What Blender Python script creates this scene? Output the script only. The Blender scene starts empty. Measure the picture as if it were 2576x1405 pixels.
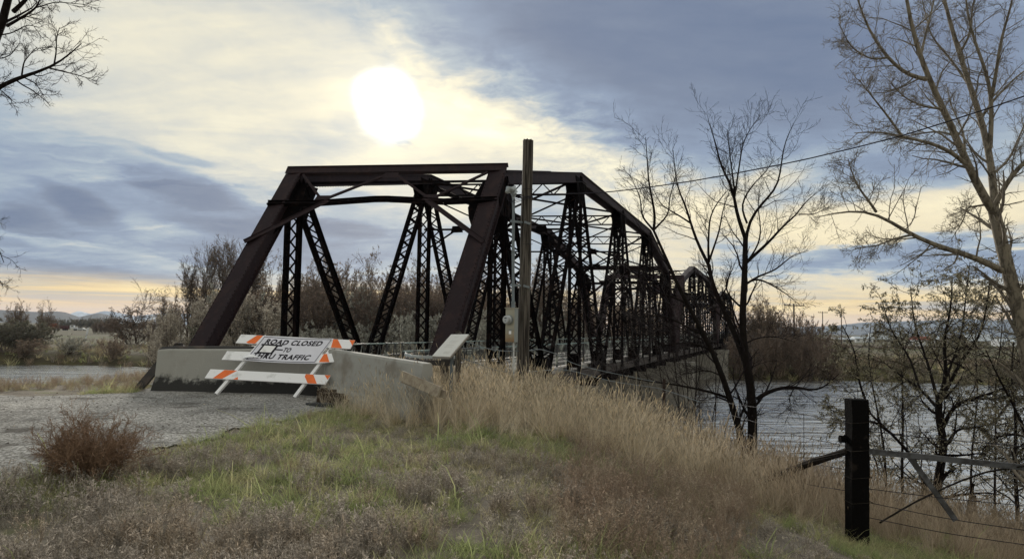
import bpy, math, random
import numpy as np
from mathutils import Vector, Matrix
random.seed(7)
ORD = 'first second third fourth fifth sixth seventh eighth ninth tenth eleventh twelfth thirteenth fourteenth fifteenth sixteenth seventeenth eighteenth nineteenth twentieth twenty-first'.split()
RNG = np.random.default_rng(11)
R = math.radians
scene = bpy.context.scene
COL = scene.collection
EYE = 1.5

# ------------------------------------------------------------------ camera
cam_d = bpy.data.cameras.new('camera'); cam_d.lens = 26.0; cam_d.sensor_width = 36.0
cam_d.clip_start = 0.1; cam_d.clip_end = 60000
cam = bpy.data.objects.new('camera', cam_d); COL.objects.link(cam); scene.camera = cam
CAMM = Matrix.Translation((0, 0, EYE)) @ Matrix.Rotation(R(90 + 3.85), 4, 'X') @ Matrix.Rotation(R(0.86), 4, 'Z')
cam.matrix_world = CAMM
CR = CAMM.to_3x3()
def px_dir(x, y):                     # direction of a point of the photograph (2576 wide)
    return (CR @ Vector(((x - 1288) / 1860.0, -(y - 702.7) / 1860.0, -1))).normalized()
def at(x, y, Y):                      # that direction at forward distance Y metres
    d = px_dir(x, y); return Vector((0, 0, EYE)) + d * (Y / d.y)

# ------------------------------------------------------------------ sun, sky, exposure
SUN_DIR = px_dir(970, 258)
SUN_AZ = math.atan2(SUN_DIR.x, SUN_DIR.y); SUN_EL = math.asin(SUN_DIR.z)
sun_d = bpy.data.lights.new('sun', 'SUN'); sun_d.energy = 3.0; sun_d.angle = R(12); sun_d.color = (1, .93, .82)
sun = bpy.data.objects.new('sun', sun_d); COL.objects.link(sun)
sun.rotation_euler = (-SUN_DIR).to_track_quat('-Z', 'Y').to_euler(); sun.location = (0, 0, 60)
scene.view_settings.view_transform = 'Standard'; scene.view_settings.look = 'None'
scene.view_settings.exposure = 0.45; scene.view_settings.gamma = 1.0
scene.view_settings.use_curve_mapping = False
scene.cycles.max_bounces = 6; scene.cycles.diffuse_bounces = 3; scene.cycles.glossy_bounces = 3
scene.cycles.transparent_max_bounces = 8

class NT:
    def __init__(s, nt): s.nt = nt; s.L = nt.links
    def n(s, t, **kw):
        nd = s.nt.nodes.new(t)
        for k, v in kw.items(): setattr(nd, k, v)
        return nd
    def put(s, sock, v):
        if v is None: return
        if isinstance(v, bpy.types.NodeSocket): s.L.new(v, sock)
        else:
            if hasattr(sock.default_value, '__len__') and len(sock.default_value) == 4 and len(v) == 3: v = (*v, 1)
            sock.default_value = v
    def m(s, op, a, b=None, c=None, clamp=False):
        nd = s.n('ShaderNodeMath', operation=op); nd.use_clamp = clamp
        s.put(nd.inputs[0], a); s.put(nd.inputs[1], b); s.put(nd.inputs[2], c); return nd.outputs[0]
    def vm(s, op, a, b=None, c=None, out=0):
        nd = s.n('ShaderNodeVectorMath', operation=op); s.put(nd.inputs[0], a)
        if op == 'SCALE': s.put(nd.inputs['Scale'], b)
        else: s.put(nd.inputs[1], b); s.put(nd.inputs[2], c)
        return nd.outputs[out]
    def mr(s, v, a, b, c=0., d=1., smooth=True):
        nd = s.n('ShaderNodeMapRange'); nd.interpolation_type = 'SMOOTHSTEP' if smooth else 'LINEAR'
        s.put(nd.inputs[0], v)
        for i, q in enumerate((a, b, c, d)): s.put(nd.inputs[i + 1], q)
        return nd.outputs[0]
    def mix(s, f, a, b, typ='MIX'):
        nd = s.n('ShaderNodeMix', data_type='RGBA', blend_type=typ); nd.clamp_factor = True
        s.put(nd.inputs[0], f); s.put(nd.inputs[6], a); s.put(nd.inputs[7], b); return nd.outputs[2]
    def noise(s, vec, scale, detail=3, rough=.55, dist=0., col=False):
        nd = s.n('ShaderNodeTexNoise'); s.put(nd.inputs['Vector'], vec)
        s.put(nd.inputs['Scale'], scale); s.put(nd.inputs['Detail'], detail); s.put(nd.inputs['Roughness'], rough); s.put(nd.inputs['Distortion'], dist)
        return nd.outputs[1 if col else 0]
    def comb(s, x, y, z=0.):
        nd = s.n('ShaderNodeCombineXYZ'); s.put(nd.inputs[0], x); s.put(nd.inputs[1], y); s.put(nd.inputs[2], z); return nd.outputs[0]
    def mapping(s, v, loc=(0, 0, 0), rot=(0, 0, 0), scale=(1, 1, 1), typ='POINT'):
        nd = s.n('ShaderNodeMapping', vector_type=typ); s.put(nd.inputs[0], v)
        s.put(nd.inputs['Location'], loc); s.put(nd.inputs['Rotation'], rot); s.put(nd.inputs['Scale'], scale); return nd.outputs[0]
    def ramp(s, f, stops):
        nd = s.n('ShaderNodeValToRGB'); s.put(nd.inputs[0], f); cr = nd.color_ramp
        while len(cr.elements) < len(stops): cr.elements.new(.5)
        for e, (p, c) in zip(cr.elements, stops): e.position = p; e.color = (*c, 1)
        return nd.outputs[0]

world = bpy.data.worlds.new('World'); scene.world = world; world.use_nodes = True
world.cycles.sampling_method = 'MANUAL'; world.cycles.sample_map_resolution = 1024
w = NT(world.node_tree); world.node_tree.nodes.clear()
D = w.n('ShaderNodeTexCoord').outputs['Generated']
sp = w.n('ShaderNodeSeparateXYZ'); w.put(sp.inputs[0], D); dx, dy, dz = sp.outputs
az = w.m('MULTIPLY', w.m('ARCTAN2', dx, dy), 57.2958)
el = w.m('MULTIPLY', w.m('ARCSINE', dz), 57.2958)
AE = w.comb(az, el)
zc = w.m('ADD', w.m('MAXIMUM', dz, 0.0), .13)
CP = w.comb(w.m('DIVIDE', dx, zc), w.m('DIVIDE', dy, zc))       # where the view ray meets the cloud layer
big = w.noise(CP, .9, 3, .5, col=True); fine = w.noise(CP, 5.5, 4, .6, col=True)
warp = w.vm('ADD', w.vm('SCALE', w.vm('SUBTRACT', big, (.5, .5, .5)), 7.0), w.vm('SCALE', w.vm('SUBTRACT', fine, (.5, .5, .5)), 2.6))
warp = w.vm('MULTIPLY', warp, (1.4, .8, 0))
AEW = w.vm('ADD', AE, warp)
def sky_blob(src, x, y, rx, ry, rot, amp, soft=(1.35, .25)):
    d = px_dir(x, y); a, e = math.degrees(math.atan2(d.x, d.y)), math.degrees(math.asin(d.z))
    v = w.mapping(src, (a, e, 0), (0, 0, R(-rot)), (rx / 32.5, ry / 32.5, 1), 'TEXTURE')
    return w.mr(w.vm('LENGTH', v, out=1), soft[0], soft[1], 0., amp)
BLOBS = [  # x, y, rx, ry, tilt (clockwise), amount
 (1720, 60, 720, 270, 14, -.52), (1480, 190, 330, 120, 36, -.12), (2350, 200, 420, 200, 0, -.14), (1850, 300, 300, 60, 0, -.10),
 (520, 170, 760, 230, 12, .36), (1060, 330, 330, 190, 10, .20), (1330, 370, 420, 70, 14, .34), (1050, 120, 170, 60, 40, .15), (1640, 590, 190, 190, 0, .30),
 (1960, 430, 480, 34, -14, .20), (2350, 530, 420, 95, -4, .46), (1900, 560, 260, 120, 0, .15), (2150, 720, 520, 50, 0, .26),
 (2250, 640, 380, 34, 3, -.36), (2300, 430, 200, 50, 0, -.1),
 (330, 560, 700, 190, 6, -.10), (760, 540, 330, 120, 5, -.14),
 (960, 375, 60, 16, 22, -.42), (860, 345, 70, 26, 30, -.2), (180, 665, 330, 34, 4, -.22), (800, 340, 100, 40, 10, -.1)]
SHARP = [(232, 523, 118, 34, 24, -.40), (60, 548, 170, 32, 6, -.36), (600, 574, 190, 26, 7, -.34), (10, 596, 60, 14, 8, -.24), (460, 462, 150, 42, 14, -.34), (480, 392, 100, 14, 8, -.22), (860, 562, 130, 26, 6, -.28), (180, 682, 280, 20, 4, -.28), (150, 624, 210, 12, 3, -.16), (905, 480, 70, 12, 8, -.16), (560, 650, 200, 14, 3, -.18)]
# unseen sky overhead and behind the camera, brightened to add fill light below
fill_ = w.m('MAXIMUM', w.mr(el, 30., 60.), w.mr(dy, .25, -.35))
t = w.m('ADD', .47, w.m('MULTIPLY', fill_, .24))
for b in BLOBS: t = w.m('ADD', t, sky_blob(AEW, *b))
AES = w.vm('ADD', AE, w.vm('SCALE', warp, .42))
for b in SHARP: t = w.m('ADD', t, sky_blob(AES, *b, soft=(1.2, .45)))
CPs = w.mapping(CP, (0, 0, 0), (0, 0, R(-22)), (.45, 1.5, 1))
streak = w.noise(CPs, 1.6, 5, .6, .6)
mott = w.noise(CP, 9.0, 4, .65, .4)
t = w.m('ADD', t, w.m('MULTIPLY', w.m('SUBTRACT', streak, .5), .72))
lent = w.noise(w.mapping(AEW, (0, 0, 0), (0, 0, R(9)), (.055, .30, 1)), 1.0, 5, .55, .8)      # lens shaped streaks of the wave cloud at the left
left_ = sky_blob(AEW, 330, 520, 900, 230, 5, 1.0)
t = w.m('ADD', t, w.m('MULTIPLY', w.m('SUBTRACT', lent, .49), w.m('ADD', .35, w.m('MULTIPLY', left_, 1.5))))
edge = sky_blob(AEW, 1350, 300, 620, 120, 28, 1.0)               # mackerel texture along the cloud edge
t = w.m('ADD', t, w.m('MULTIPLY', w.m('SUBTRACT', mott, .5), w.m('ADD', .22, w.m('MULTIPLY', edge, 1.0))))
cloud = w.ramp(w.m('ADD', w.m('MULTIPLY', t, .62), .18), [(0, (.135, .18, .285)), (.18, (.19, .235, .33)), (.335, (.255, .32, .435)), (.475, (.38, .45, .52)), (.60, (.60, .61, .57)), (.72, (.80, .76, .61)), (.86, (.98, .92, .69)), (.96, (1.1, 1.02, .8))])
# low sun-lit bands under the deck of cloud
band = w.noise(w.comb(w.m('MULTIPLY', az, .05), w.m('MULTIPLY', w.m('ADD', el, w.m('MULTIPLY', az, .012)), 1.25)), 1.3, 4, .6, .5)
low = w.mr(w.m('ADD', el, w.m('MULTIPLY', w.m('SUBTRACT', big, .5), .0)), 3.9, 2.2, 0., 1.)
lowc = w.ramp(band, [(.30, (.44, .43, .41)), (.44, (.58, .49, .36)), (.55, (.95, .66, .25)), (.68, (1.15, .86, .34))])
lowc = w.mix(w.mr(el, 2.3, .3), lowc, (.95, .58, .28))
front = w.mr(dy, -.3, .6)
cloud = w.mix(w.m('MULTIPLY', low, w.m('MULTIPLY', front, .9)), cloud, lowc)
warm = w.m('MULTIPLY', w.mr(el, 16., 3.), w.m('MULTIPLY', w.mr(az, 3., 16.), w.mr(t, .5, .8)))
cloud = w.mix(w.m('MULTIPLY', warm, .55), cloud, (1.0, .78, .40))
# sun seen through thin cloud
dirw = w.vm('NORMALIZE', w.vm('ADD', D, w.vm('ADD', w.vm('SCALE', w.vm('SUBTRACT', big, (.5, .5, .5)), .05), w.vm('SCALE', w.vm('SUBTRACT', fine, (.5, .5, .5)), .018))))
sd = w.vm('DOT_PRODUCT', dirw, tuple(SUN_DIR), out=1)
ang = w.m('MULTIPLY', w.m('ARCCOSINE', w.m('MINIMUM', sd, .99999)), 57.2958)
core = w.mr(ang, 3.1, .4, 0., 2.6); halo = w.m('EXPONENT', w.m('DIVIDE', ang, -3.2))
glow = w.vm('ADD', w.vm('SCALE', (1, .97, .85), core), w.vm('SCALE', (1.0, .85, .50), w.m('MULTIPLY', halo, .5)))
sky = w.n('ShaderNodeTexSky', sky_type='NISHITA'); sky.sun_disc = False; sky.sun_elevation = SUN_EL; sky.sun_rotation = SUN_AZ
b1 = w.n('ShaderNodeBackground'); w.put(b1.inputs[0], sky.outputs[0]); b1.inputs[1].default_value = .08
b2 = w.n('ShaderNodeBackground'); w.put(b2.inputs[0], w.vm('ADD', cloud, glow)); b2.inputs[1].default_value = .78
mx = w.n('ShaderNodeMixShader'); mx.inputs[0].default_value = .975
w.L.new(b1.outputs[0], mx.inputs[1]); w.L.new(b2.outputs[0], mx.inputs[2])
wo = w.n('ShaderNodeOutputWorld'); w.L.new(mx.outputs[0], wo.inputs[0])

# ------------------------------------------------------------------ materials
def material(name, base, rough=.8, var=.0, var_scale=3., col2=None, fac=(.45, .6), fac_scale=1.5, bump=0., bump_scale=30., spec=.3, metal=0., detail=5, fn=None, twosided=0.):
    m = bpy.data.materials.new(name); m.use_nodes = True; k = NT(m.node_tree); m.node_tree.nodes.clear()
    out = k.n('ShaderNodeOutputMaterial'); p = k.n('ShaderNodeBsdfPrincipled')
    pos = k.n('ShaderNodeNewGeometry').outputs['Position']
    c = k.mix(0., base, base)
    if col2 is not None: c = k.mix(k.mr(k.noise(pos, fac_scale, detail), fac[0], fac[1]), base, col2)
    if var: c = k.vm('SCALE', c, k.mr(k.noise(pos, var_scale, 4, .6), .25, .75, 1 - var, 1 + var, False))
    if fn: c = fn(k, pos, c)
    k.put(p.inputs['Base Color'], c); p.inputs['Roughness'].default_value = rough; p.inputs['Metallic'].default_value = metal
    p.inputs['Specular IOR Level'].default_value = spec
    if bump:
        b = k.n('ShaderNodeBump'); b.inputs['Strength'].default_value = 1; b.inputs['Distance'].default_value = bump
        k.put(b.inputs['Height'], k.noise(pos, bump_scale, 5, .65)); k.L.new(b.outputs[0], p.inputs['Normal'])
    k.L.new(p.outputs[0], out.inputs[0]); return m
def island_var(amount, hue=None):
    def f(k, pos, c):
        r = k.n('ShaderNodeNewGeometry').outputs['Random Per Island']
        c = k.vm('SCALE', c, k.mr(r, 0., 1., 1 - amount, 1 + amount, False))
        if hue is not None: c = k.mix(k.mr(k.m('FRACT', k.m('MULTIPLY', r, 7.3)), .55, .9), c, hue)
        return c
    return f

# ------------------------------------------------------------------ mesh helpers
class MB:
    def __init__(s): s.v = []; s.f = []; s.mi = []
    def add(s, vs, fs, mi=0):
        o = len(s.v); s.v.extend([tuple(q) for q in vs]); s.f.extend([tuple(i + o for i in f) for f in fs]); s.mi.extend([mi] * len(fs)); return s
    BF = ((0, 1, 3, 2), (4, 6, 7, 5), (0, 4, 5, 1), (2, 3, 7, 6), (0, 2, 6, 4), (1, 5, 7, 3))
    def box(s, c, d, mi=0, M=None):
        vs = [Vector((c[0] + sx * d[0] / 2, c[1] + sy * d[1] / 2, c[2] + sz * d[2] / 2)) for sx in (-1, 1) for sy in (-1, 1) for sz in (-1, 1)]
        if M: vs = [M @ q for q in vs]
        return s.add(vs, s.BF, mi)
    def beam(s, p, q, wd, ht, side=(1, 0, 0), off=(0, 0), mi=0, w2=None, h2=None):
        p, q = Vector(p), Vector(q); d = (q - p).normalized(); sd = Vector(side); sd = (sd - d * sd.dot(d)).normalized(); up = sd.cross(d) * 1.0
        if up.z < 0 and abs(d.z) < .99: up = -up
        vs = []
        for a, (W_, H_) in ((p, (wd, ht)), (q, (w2 or wd, h2 or ht))):
            for x in (-1, 1):
                for z in (-1, 1): vs.append(a + sd * (off[0] + x * W_ / 2) + up * (off[1] + z * H_ / 2))
        return s.add(vs, s.BF, mi)
    def tube(s, pts, rad, n=8, mi=0, cap=True):
        pts = [Vector(p) for p in pts]; rad = rad if hasattr(rad, '__len__') else [rad] * len(pts); rings = []; ref = None
        for i, p in enumerate(pts):
            d = (pts[min(i + 1, len(pts) - 1)] - pts[max(i - 1, 0)]).normalized()
            if ref is None: ref = Vector((0, 0, 1)) if abs(d.z) < .9 else Vector((1, 0, 0))
            a = d.cross(ref).normalized(); b = d.cross(a); ref = b.cross(d) if b.cross(d).length > 1e-6 else ref
            ref = -b if False else ref
            rings.append([p + (a * math.cos(2 * math.pi * j / n) + b * math.sin(2 * math.pi * j / n)) * rad[i] for j in range(n)])
        vs = [v for r in rings for v in r]; fs = []
        for i in range(len(pts) - 1):
            for j in range(n): fs.append((i * n + j, i * n + (j + 1) % n, (i + 1) * n + (j + 1) % n, (i + 1) * n + j))
        if cap: fs.append(tuple(range(n))[::-1]); fs.append(tuple((len(pts) - 1) * n + j for j in range(n)))
        return s.add(vs, fs, mi)
    def prism(s, poly, z0, z1, mi=0, M=None):
        n = len(poly); vs = [Vector((x, y, z0)) for x, y in poly] + [Vector((x, y, z1)) for x, y in poly]
        if M: vs = [M @ q for q in vs]
        return s.add(vs, [tuple(range(n))[::-1], tuple(range(n, 2 * n))] + [(i, (i + 1) % n, n + (i + 1) % n, n + i) for i in range(n)], mi)
    def data(s, name, mats, smooth=False):
        me = bpy.data.meshes.new(name); me.from_pydata([tuple(v) for v in s.v], [], s.f)
        for m in (mats if isinstance(mats, (list, tuple)) else [mats]): me.materials.append(m)
        if any(s.mi): me.polygons.foreach_set('material_index', s.mi)
        if smooth: me.polygons.foreach_set('use_smooth', [True] * len(s.f))
        me.update(); return me
    def build(s, name, mats, parent=None, smooth=False, **tags):
        return link(name, s.data(name, mats, smooth), parent, **tags)
def link(name, data, parent=None, loc=None, **tags):
    o = bpy.data.objects.new(name, data); COL.objects.link(o)
    if parent: o.parent = parent
    if loc is not None: o.location = loc
    tag(o, **tags); return o
def tag(o, label=None, cat=None, group=None, kind=None):
    for k, v in (('label', label), ('category', cat), ('group', group), ('kind', kind)):
        if v: o[k] = v
    return o
def empty(name, loc, rz=0., **tags):
    o = bpy.data.objects.new(name, None); COL.objects.link(o); o.location = loc; o.rotation_euler = (0, 0, rz); o.empty_display_size = .2
    tag(o, **tags); return o
def np_mesh(name, V, F, mats, smooth=False, mi=None):
    V = np.asarray(V, dtype=np.float32); F = np.asarray(F, dtype=np.int32); n, k = F.shape
    me = bpy.data.meshes.new(name); me.vertices.add(len(V)); me.vertices.foreach_set('co', V.ravel())
    me.loops.add(n * k); me.loops.foreach_set('vertex_index', F.ravel()); me.polygons.add(n)
    me.polygons.foreach_set('loop_start', np.arange(0, n * k, k, dtype=np.int32))
    try: me.polygons.foreach_set('loop_total', np.full(n, k, dtype=np.int32))
    except Exception: pass
    for m in (mats if isinstance(mats, (list, tuple)) else [mats]): me.materials.append(m)
    if mi is not None: me.polygons.foreach_set('material_index', np.asarray(mi, dtype=np.int32))
    if smooth: me.polygons.foreach_set('use_smooth', np.ones(n, dtype=bool))
    me.update(calc_edges=True); return me

# ------------------------------------------------------------------ terrain
def vnoise(x, y, s, seed=0):
    x = np.asarray(x, float) / s; y = np.asarray(y, float) / s
    xi = np.floor(x).astype(np.int64); yi = np.floor(y).astype(np.int64); fx = x - xi; fy = y - yi
    fx = fx * fx * (3 - 2 * fx); fy = fy * fy * (3 - 2 * fy)
    def h(a, b):
        n = (a * 374761393 + b * 668265263 + seed * 974634777) & 0xffffffff
        n = ((n ^ (n >> 13)) * 1274126177) & 0xffffffff
        return ((n ^ (n >> 16)) & 0xffff) / 65535.0
    return (h(xi, yi) * (1 - fx) + h(xi + 1, yi) * fx) * (1 - fy) + (h(xi, yi + 1) * (1 - fx) + h(xi + 1, yi + 1) * fx) * fy
def fbm(x, y, s, o=4, seed=0):
    a = 0; t = 0
    for i in range(o): a = a + vnoise(x, y, s / 2 ** i, seed + i) * .5 ** i; t += .5 ** i
    return a / t
def ss(x, a, b):
    t = np.clip((x - a) / (b - a), 0, 1); return t * t * (3 - 2 * t)
CX = [-400, -100, -40, -16, -11.5, -9.9, -9.4, -1.6, -.6, 1.5, 3, 5, 8, 16, 60, 400]
CY = [-60, -8, 6.5, 12.9, 14.9, 16.5, 19.2, 18.6, 16.2, 14.0, 13.2, 13.2, 14.0, 12.2, 0, -90]
def crest(X): return np.interp(X, CX, CY)
def farshore(X): return 116 - .10 * np.asarray(X) + 5 * (vnoise(X, 0 * np.asarray(X), 22, 5) - .5) + 3 * (vnoise(X, 0 * np.asarray(X), 7, 9) - .5)
def height(X, Y):
    X = np.asarray(X, float); Y = np.asarray(Y, float)
    p = -1.33 - .17 * ss(X, -4.5, -1.5) - .25 * np.maximum(0, X - .2) * (1 - .5 * ss(X, 10, 40)) - .12 * (1 - ss(Y, 5, 12)) * (1 - ss(X, -5, -1))
    p = np.maximum(p, -4.6) + .07 * (fbm(X, Y, 1.6, 3, 3) - .5) * ss(X, -4, -2) + .05 * (vnoise(X, Y, .35, 8) - .5) * ss(X, -4, -2.5)
    v = (Y - crest(X)) * .85
    d = p - .58 * np.maximum(0, v + .4 * ss(v, -1, 1) * 0) - .35 * ss(v, 0, 3) * (fbm(X, Y, 3, 3, 4) - .3)
    d = np.where(v > 0, np.maximum(d, -9.2), p)
    u = Y - farshore(X)
    bank = -9.2 + 4.1 * ss(u, -9, 7) + .5 * ss(u, 10, 60)
    plain = bank + (fbm(X, Y, 60, 4, 21) - .5) * 1.0 * ss(u, 4, 40) + 1.0 * ss(Y, 500, 3000)
    return np.where(u > -9, np.maximum(np.where(u > -9, plain, -9.2), np.where(v > 40, -9.2, d)), d) + EYE
def hz(x, y): return float(height(x, y))
# ------------------------------------------------------------------ ground
def ground_fn(k, pos, c):
    s = k.n('ShaderNodeSeparateXYZ'); k.put(s.inputs[0], pos); X, Y, Z = s.outputs
    near = k.mr(Y, 60., 90., 1., 0.)
    soil = k.ramp(k.noise(pos, 2.2, 6, .65), [(.3, (.10, .085, .068)), (.5, (.18, .155, .125)), (.62, (.24, .21, .17)), (.75, (.32, .295, .26))])
    moss = k.mix(k.mr(k.noise(pos, .9, 4), .5, .62), soil, (.14, .145, .065))
    moss = k.mix(k.mr(k.noise(pos, 35., 2), .60, .68, 0., .6), moss, (.24, .22, .19))
    bankc = k.ramp(k.noise(pos, .25, 5, .65), [(.3, (.04, .038, .022)), (.5, (.07, .058, .034)), (.62, (.085, .08, .035)), (.75, (.11, .085, .055))])
    fld = k.ramp(k.noise(k.mapping(pos, scale=(.01, .05, .0)), 1., 4), [(.35, (.06, .048, .034)), (.5, (.085, .07, .045)), (.6, (.07, .085, .032)), (.7, (.10, .08, .055))])
    far = k.mix(k.mr(Y, 125., 150.), bankc, fld)
    return k.mix(near, far, moss)
M_ground = material('ground_soil', (.1, .08, .05), .95, bump=.02, bump_scale=18, spec=.1, fn=ground_fn)
def axis(n, c, a, m):
    u = np.linspace(-1, 1, n); return c + a * np.sinh(u * m)
gx = axis(460, 0, 9000 / math.sinh(8.2), 8.2); gy = 12 + 12000 / math.sinh(8.2) * np.sinh(np.linspace(-.62, 1, 470) * 8.2)
GX, GY = np.meshgrid(gx, gy); GZ = height(GX, GY)
n1, n0 = GX.shape
idx = np.arange(n1 * n0).reshape(n1, n0)
F = np.stack([idx[:-1, :-1], idx[:-1, 1:], idx[1:, 1:], idx[1:, :-1]], -1).reshape(-1, 4)
link('ground', np_mesh('ground', np.stack([GX, GY, GZ], -1).reshape(-1, 3), F, M_ground, True), kind='structure')

# ------------------------------------------------------------------ river
mw = bpy.data.materials.new('river_water'); mw.use_nodes = True; k = NT(mw.node_tree); mw.node_tree.nodes.clear()
out = k.n('ShaderNodeOutputMaterial'); p = k.n('ShaderNodeBsdfPrincipled'); pos = k.n('ShaderNodeNewGeometry').outputs['Position']
p.inputs['Base Color'].default_value = (.15, .155, .15, 1); p.inputs['Coat Weight'].default_value = .7; p.inputs['Coat Roughness'].default_value = .08; p.inputs['Coat IOR'].default_value = 1.5; p.inputs['Roughness'].default_value = .10; p.inputs['IOR'].default_value = 1.45
p.inputs['Specular IOR Level'].default_value = .5
cur = k.mapping(pos, rot=(0, 0, R(6)), scale=(.42, 1.5, 1))
h1 = k.noise(cur, .9, 5, .62, .5); h2 = k.noise(k.mapping(pos, scale=(.08, .25, 1)), 1., 4, .6, .6)
h3 = k.noise(k.mapping(pos, scale=(.16, .62, 1)), 1., 4, .6, .5)
hh = k.m('ADD', k.m('MULTIPLY', h3, 1.6), k.m('ADD', k.m('MULTIPLY', h1, k.mr(h2, .35, .65, .35, 1.)), k.m('MULTIPLY', h2, 1.4)))
b = k.n('ShaderNodeBump'); b.inputs['Strength'].default_value = 1.; b.inputs['Distance'].default_value = .24; k.put(b.inputs['Height'], hh)
k.L.new(b.outputs[0], p.inputs['Normal']); k.L.new(b.outputs[0], p.inputs['Coat Normal']); gl_ = k.n('ShaderNodeBsdfGlossy'); gl_.inputs['Color'].default_value = (.98, .95, .90, 1); gl_.inputs['Roughness'].default_value = .12; k.L.new(b.outputs[0], gl_.inputs['Normal']); ms_ = k.n('ShaderNodeMixShader'); ms_.inputs[0].default_value = .8
k.L.new(p.outputs[0], ms_.inputs[1]); k.L.new(gl_.outputs[0], ms_.inputs[2]); k.L.new(ms_.outputs[0], out.inputs[0])
WZ = EYE - 7.0
wx = np.linspace(-500, 500, 60); wy = np.linspace(-120, 190, 40); A, B = np.meshgrid(wx, wy); id2 = np.arange(A.size).reshape(A.shape)
link('river_water', np_mesh('river_water', np.stack([A, B, A * 0 + WZ], -1).reshape(-1, 3), np.stack([id2[:-1, :-1], id2[:-1, 1:], id2[1:, 1:], id2[1:, :-1]], -1).reshape(-1, 4), mw, True), kind='structure')

# ------------------------------------------------------------------ road
def in_poly(x, y, poly):
    c = np.zeros(x.shape, bool); n = len(poly)
    for i in range(n):
        (x1, y1), (x2, y2) = poly[i], poly[(i + 1) % n]
        c ^= ((y1 > y) != (y2 > y)) & (x < (x2 - x1) * (y - y1) / ((y2 - y1) + 1e-12) + x1)
    return c
ROAD = [(-1.9, 18.6), (-2.7, 15.2), (-2.95, 13.6), (-3.3, 11), (-3.9, 7.9), (-4.55, 6.4), (-7, 4.7), (-12, 2.8), (-34, -2), (-34, 6.6), (-14, 11.6), (-8.97, 13.1), (-7.2, 14.2), (-8.7, 19.4)]
def road_fn(k, pos, c):
    v = k.n('ShaderNodeTexVoronoi'); v.inputs['Scale'].default_value = 42; k.put(v.inputs['Vector'], pos)
    cs = k.n('ShaderNodeSeparateColor'); k.L.new(v.outputs['Color'], cs.inputs[0])
    chips = k.ramp(cs.outputs[0], [(.0, (.11, .105, .097)), (.45, (.235, .225, .208)), (.75, (.34, .327, .305)), (1, (.50, .485, .46))])
    g = k.vm('SCALE', chips, k.mr(k.noise(pos, .8, 5, .6), .3, .7, .65, 1.3, False))
    return k.mix(k.mr(k.noise(k.mapping(pos, scale=(1, 1.6, 1)), 1.4, 5, .6), .55, .68, 0, .7), g, (.05, .042, .034))
M_road = material('chip_seal_asphalt', (.2, .2, .19), .9, bump=.006, bump_scale=70, spec=.04, fn=road_fn)
xs = np.arange(-34, -1.5, .09); ys = np.arange(-3, 20, .09); A, B = np.meshgrid(xs, ys)
ins = in_poly(A + .35 * (vnoise(A, B, .7, 31) - .5) + .25 * (vnoise(A, B, .22, 32) - .5), B + .35 * (vnoise(A, B, .7, 33) - .5) + .2 * (vnoise(A, B, .2, 34) - .5), ROAD)
def rough_road(A, B): return height(A, B) + .022 + .012 * (fbm(A, B, .5, 2, 77) - .5)
cell = ins[:-1, :-1] & ins[1:, 1:]; id3 = np.arange(A.size).reshape(A.shape)
Fq = np.stack([id3[:-1, :-1], id3[:-1, 1:], id3[1:, 1:], id3[1:, :-1]], -1)[cell]
used, inv = np.unique(Fq, return_inverse=True); VV = np.stack([A, B, rough_road(A, B)], -1).reshape(-1, 3)[used]
link('road', np_mesh('road', VV, inv.reshape(-1, 4), M_road, True), kind='structure')

# ------------------------------------------------------------------ hills and mountains
def ridge(name, pts, dist, depth, base, mat, seed, amp=.25):
    # pts: (px x, px y of the skyline); a ridge of real width at its own distance
    xs = np.linspace(pts[0][0], pts[-1][0], 160); ysk = np.interp(xs, [q[0] for q in pts], [q[1] for q in pts])
    rows = []
    for r, f in ((0, 0.), (.12, .30), (.25, .55), (.38, .82), (.5, 1.), (.65, .8), (1, 0.)):
        row = []
        for i, x in enumerate(xs):
            q = at(x, ysk[i], dist); H = q.z - base; d = dist + (r - .5) * depth
            n_ = 1 + amp * (float(fbm(x * 3 + seed, r * 300 + 5, 40, 4, seed)) - .5) * (1 if r not in (.5,) else .15)
            s_ = d / dist; row.append((q.x * s_, d, base + H * f * n_))
        rows.append(row)
    V = np.array(rows).reshape(-1, 3); m_, n_ = len(rows), len(xs); id_ = np.arange(m_ * n_).reshape(m_, n_)
    link(name, np_mesh(name, V, np.stack([id_[:-1, :-1], id_[:-1, 1:], id_[1:, 1:], id_[1:, :-1]], -1).reshape(-1, 4), mat, True), kind='structure')
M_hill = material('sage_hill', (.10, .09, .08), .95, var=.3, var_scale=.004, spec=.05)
M_hillfar = material('haze_tinted_hill', (.12, .125, .14), .95, var=.3, var_scale=.002, spec=.05)  # bluish base colour carries part of the distance haze
M_mount = material('snowy_mountain', (.20, .21, .24), .95, col2=(.55, .57, .60), fac=(.48, .56), fac_scale=.0008, spec=.05)  # rock colour tinted bluish to imitate fading with distance
ridge('mountains', [(-300, 790), (0, 790), (120, 795), (155, 783), (175, 790), (200, 781), (230, 789), (265, 781), (290, 784), (340, 795), (420, 786), (520, 792), (700, 800), (900, 805)], 14000, 2500, -30, M_mount, 3, .5)
ridge('hills', [(-500, 775), (-200, 770), (0, 779), (60, 782), (110, 785), (140, 782), (165, 785), (200, 797), (225, 791), (250, 787), (275, 792), (300, 800), (330, 812)], 5200, 1500, -8, M_hill, 8, .3)
ridge('far_hills', [(1600, 838), (1850, 832), (2000, 822), (2080, 820), (2170, 811), (2250, 808), (2330, 806), (2420, 800), (2500, 806), (2576, 800), (2700, 806), (2900, 800)], 9000, 2500, -8, M_hillfar, 12, .3)
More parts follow.
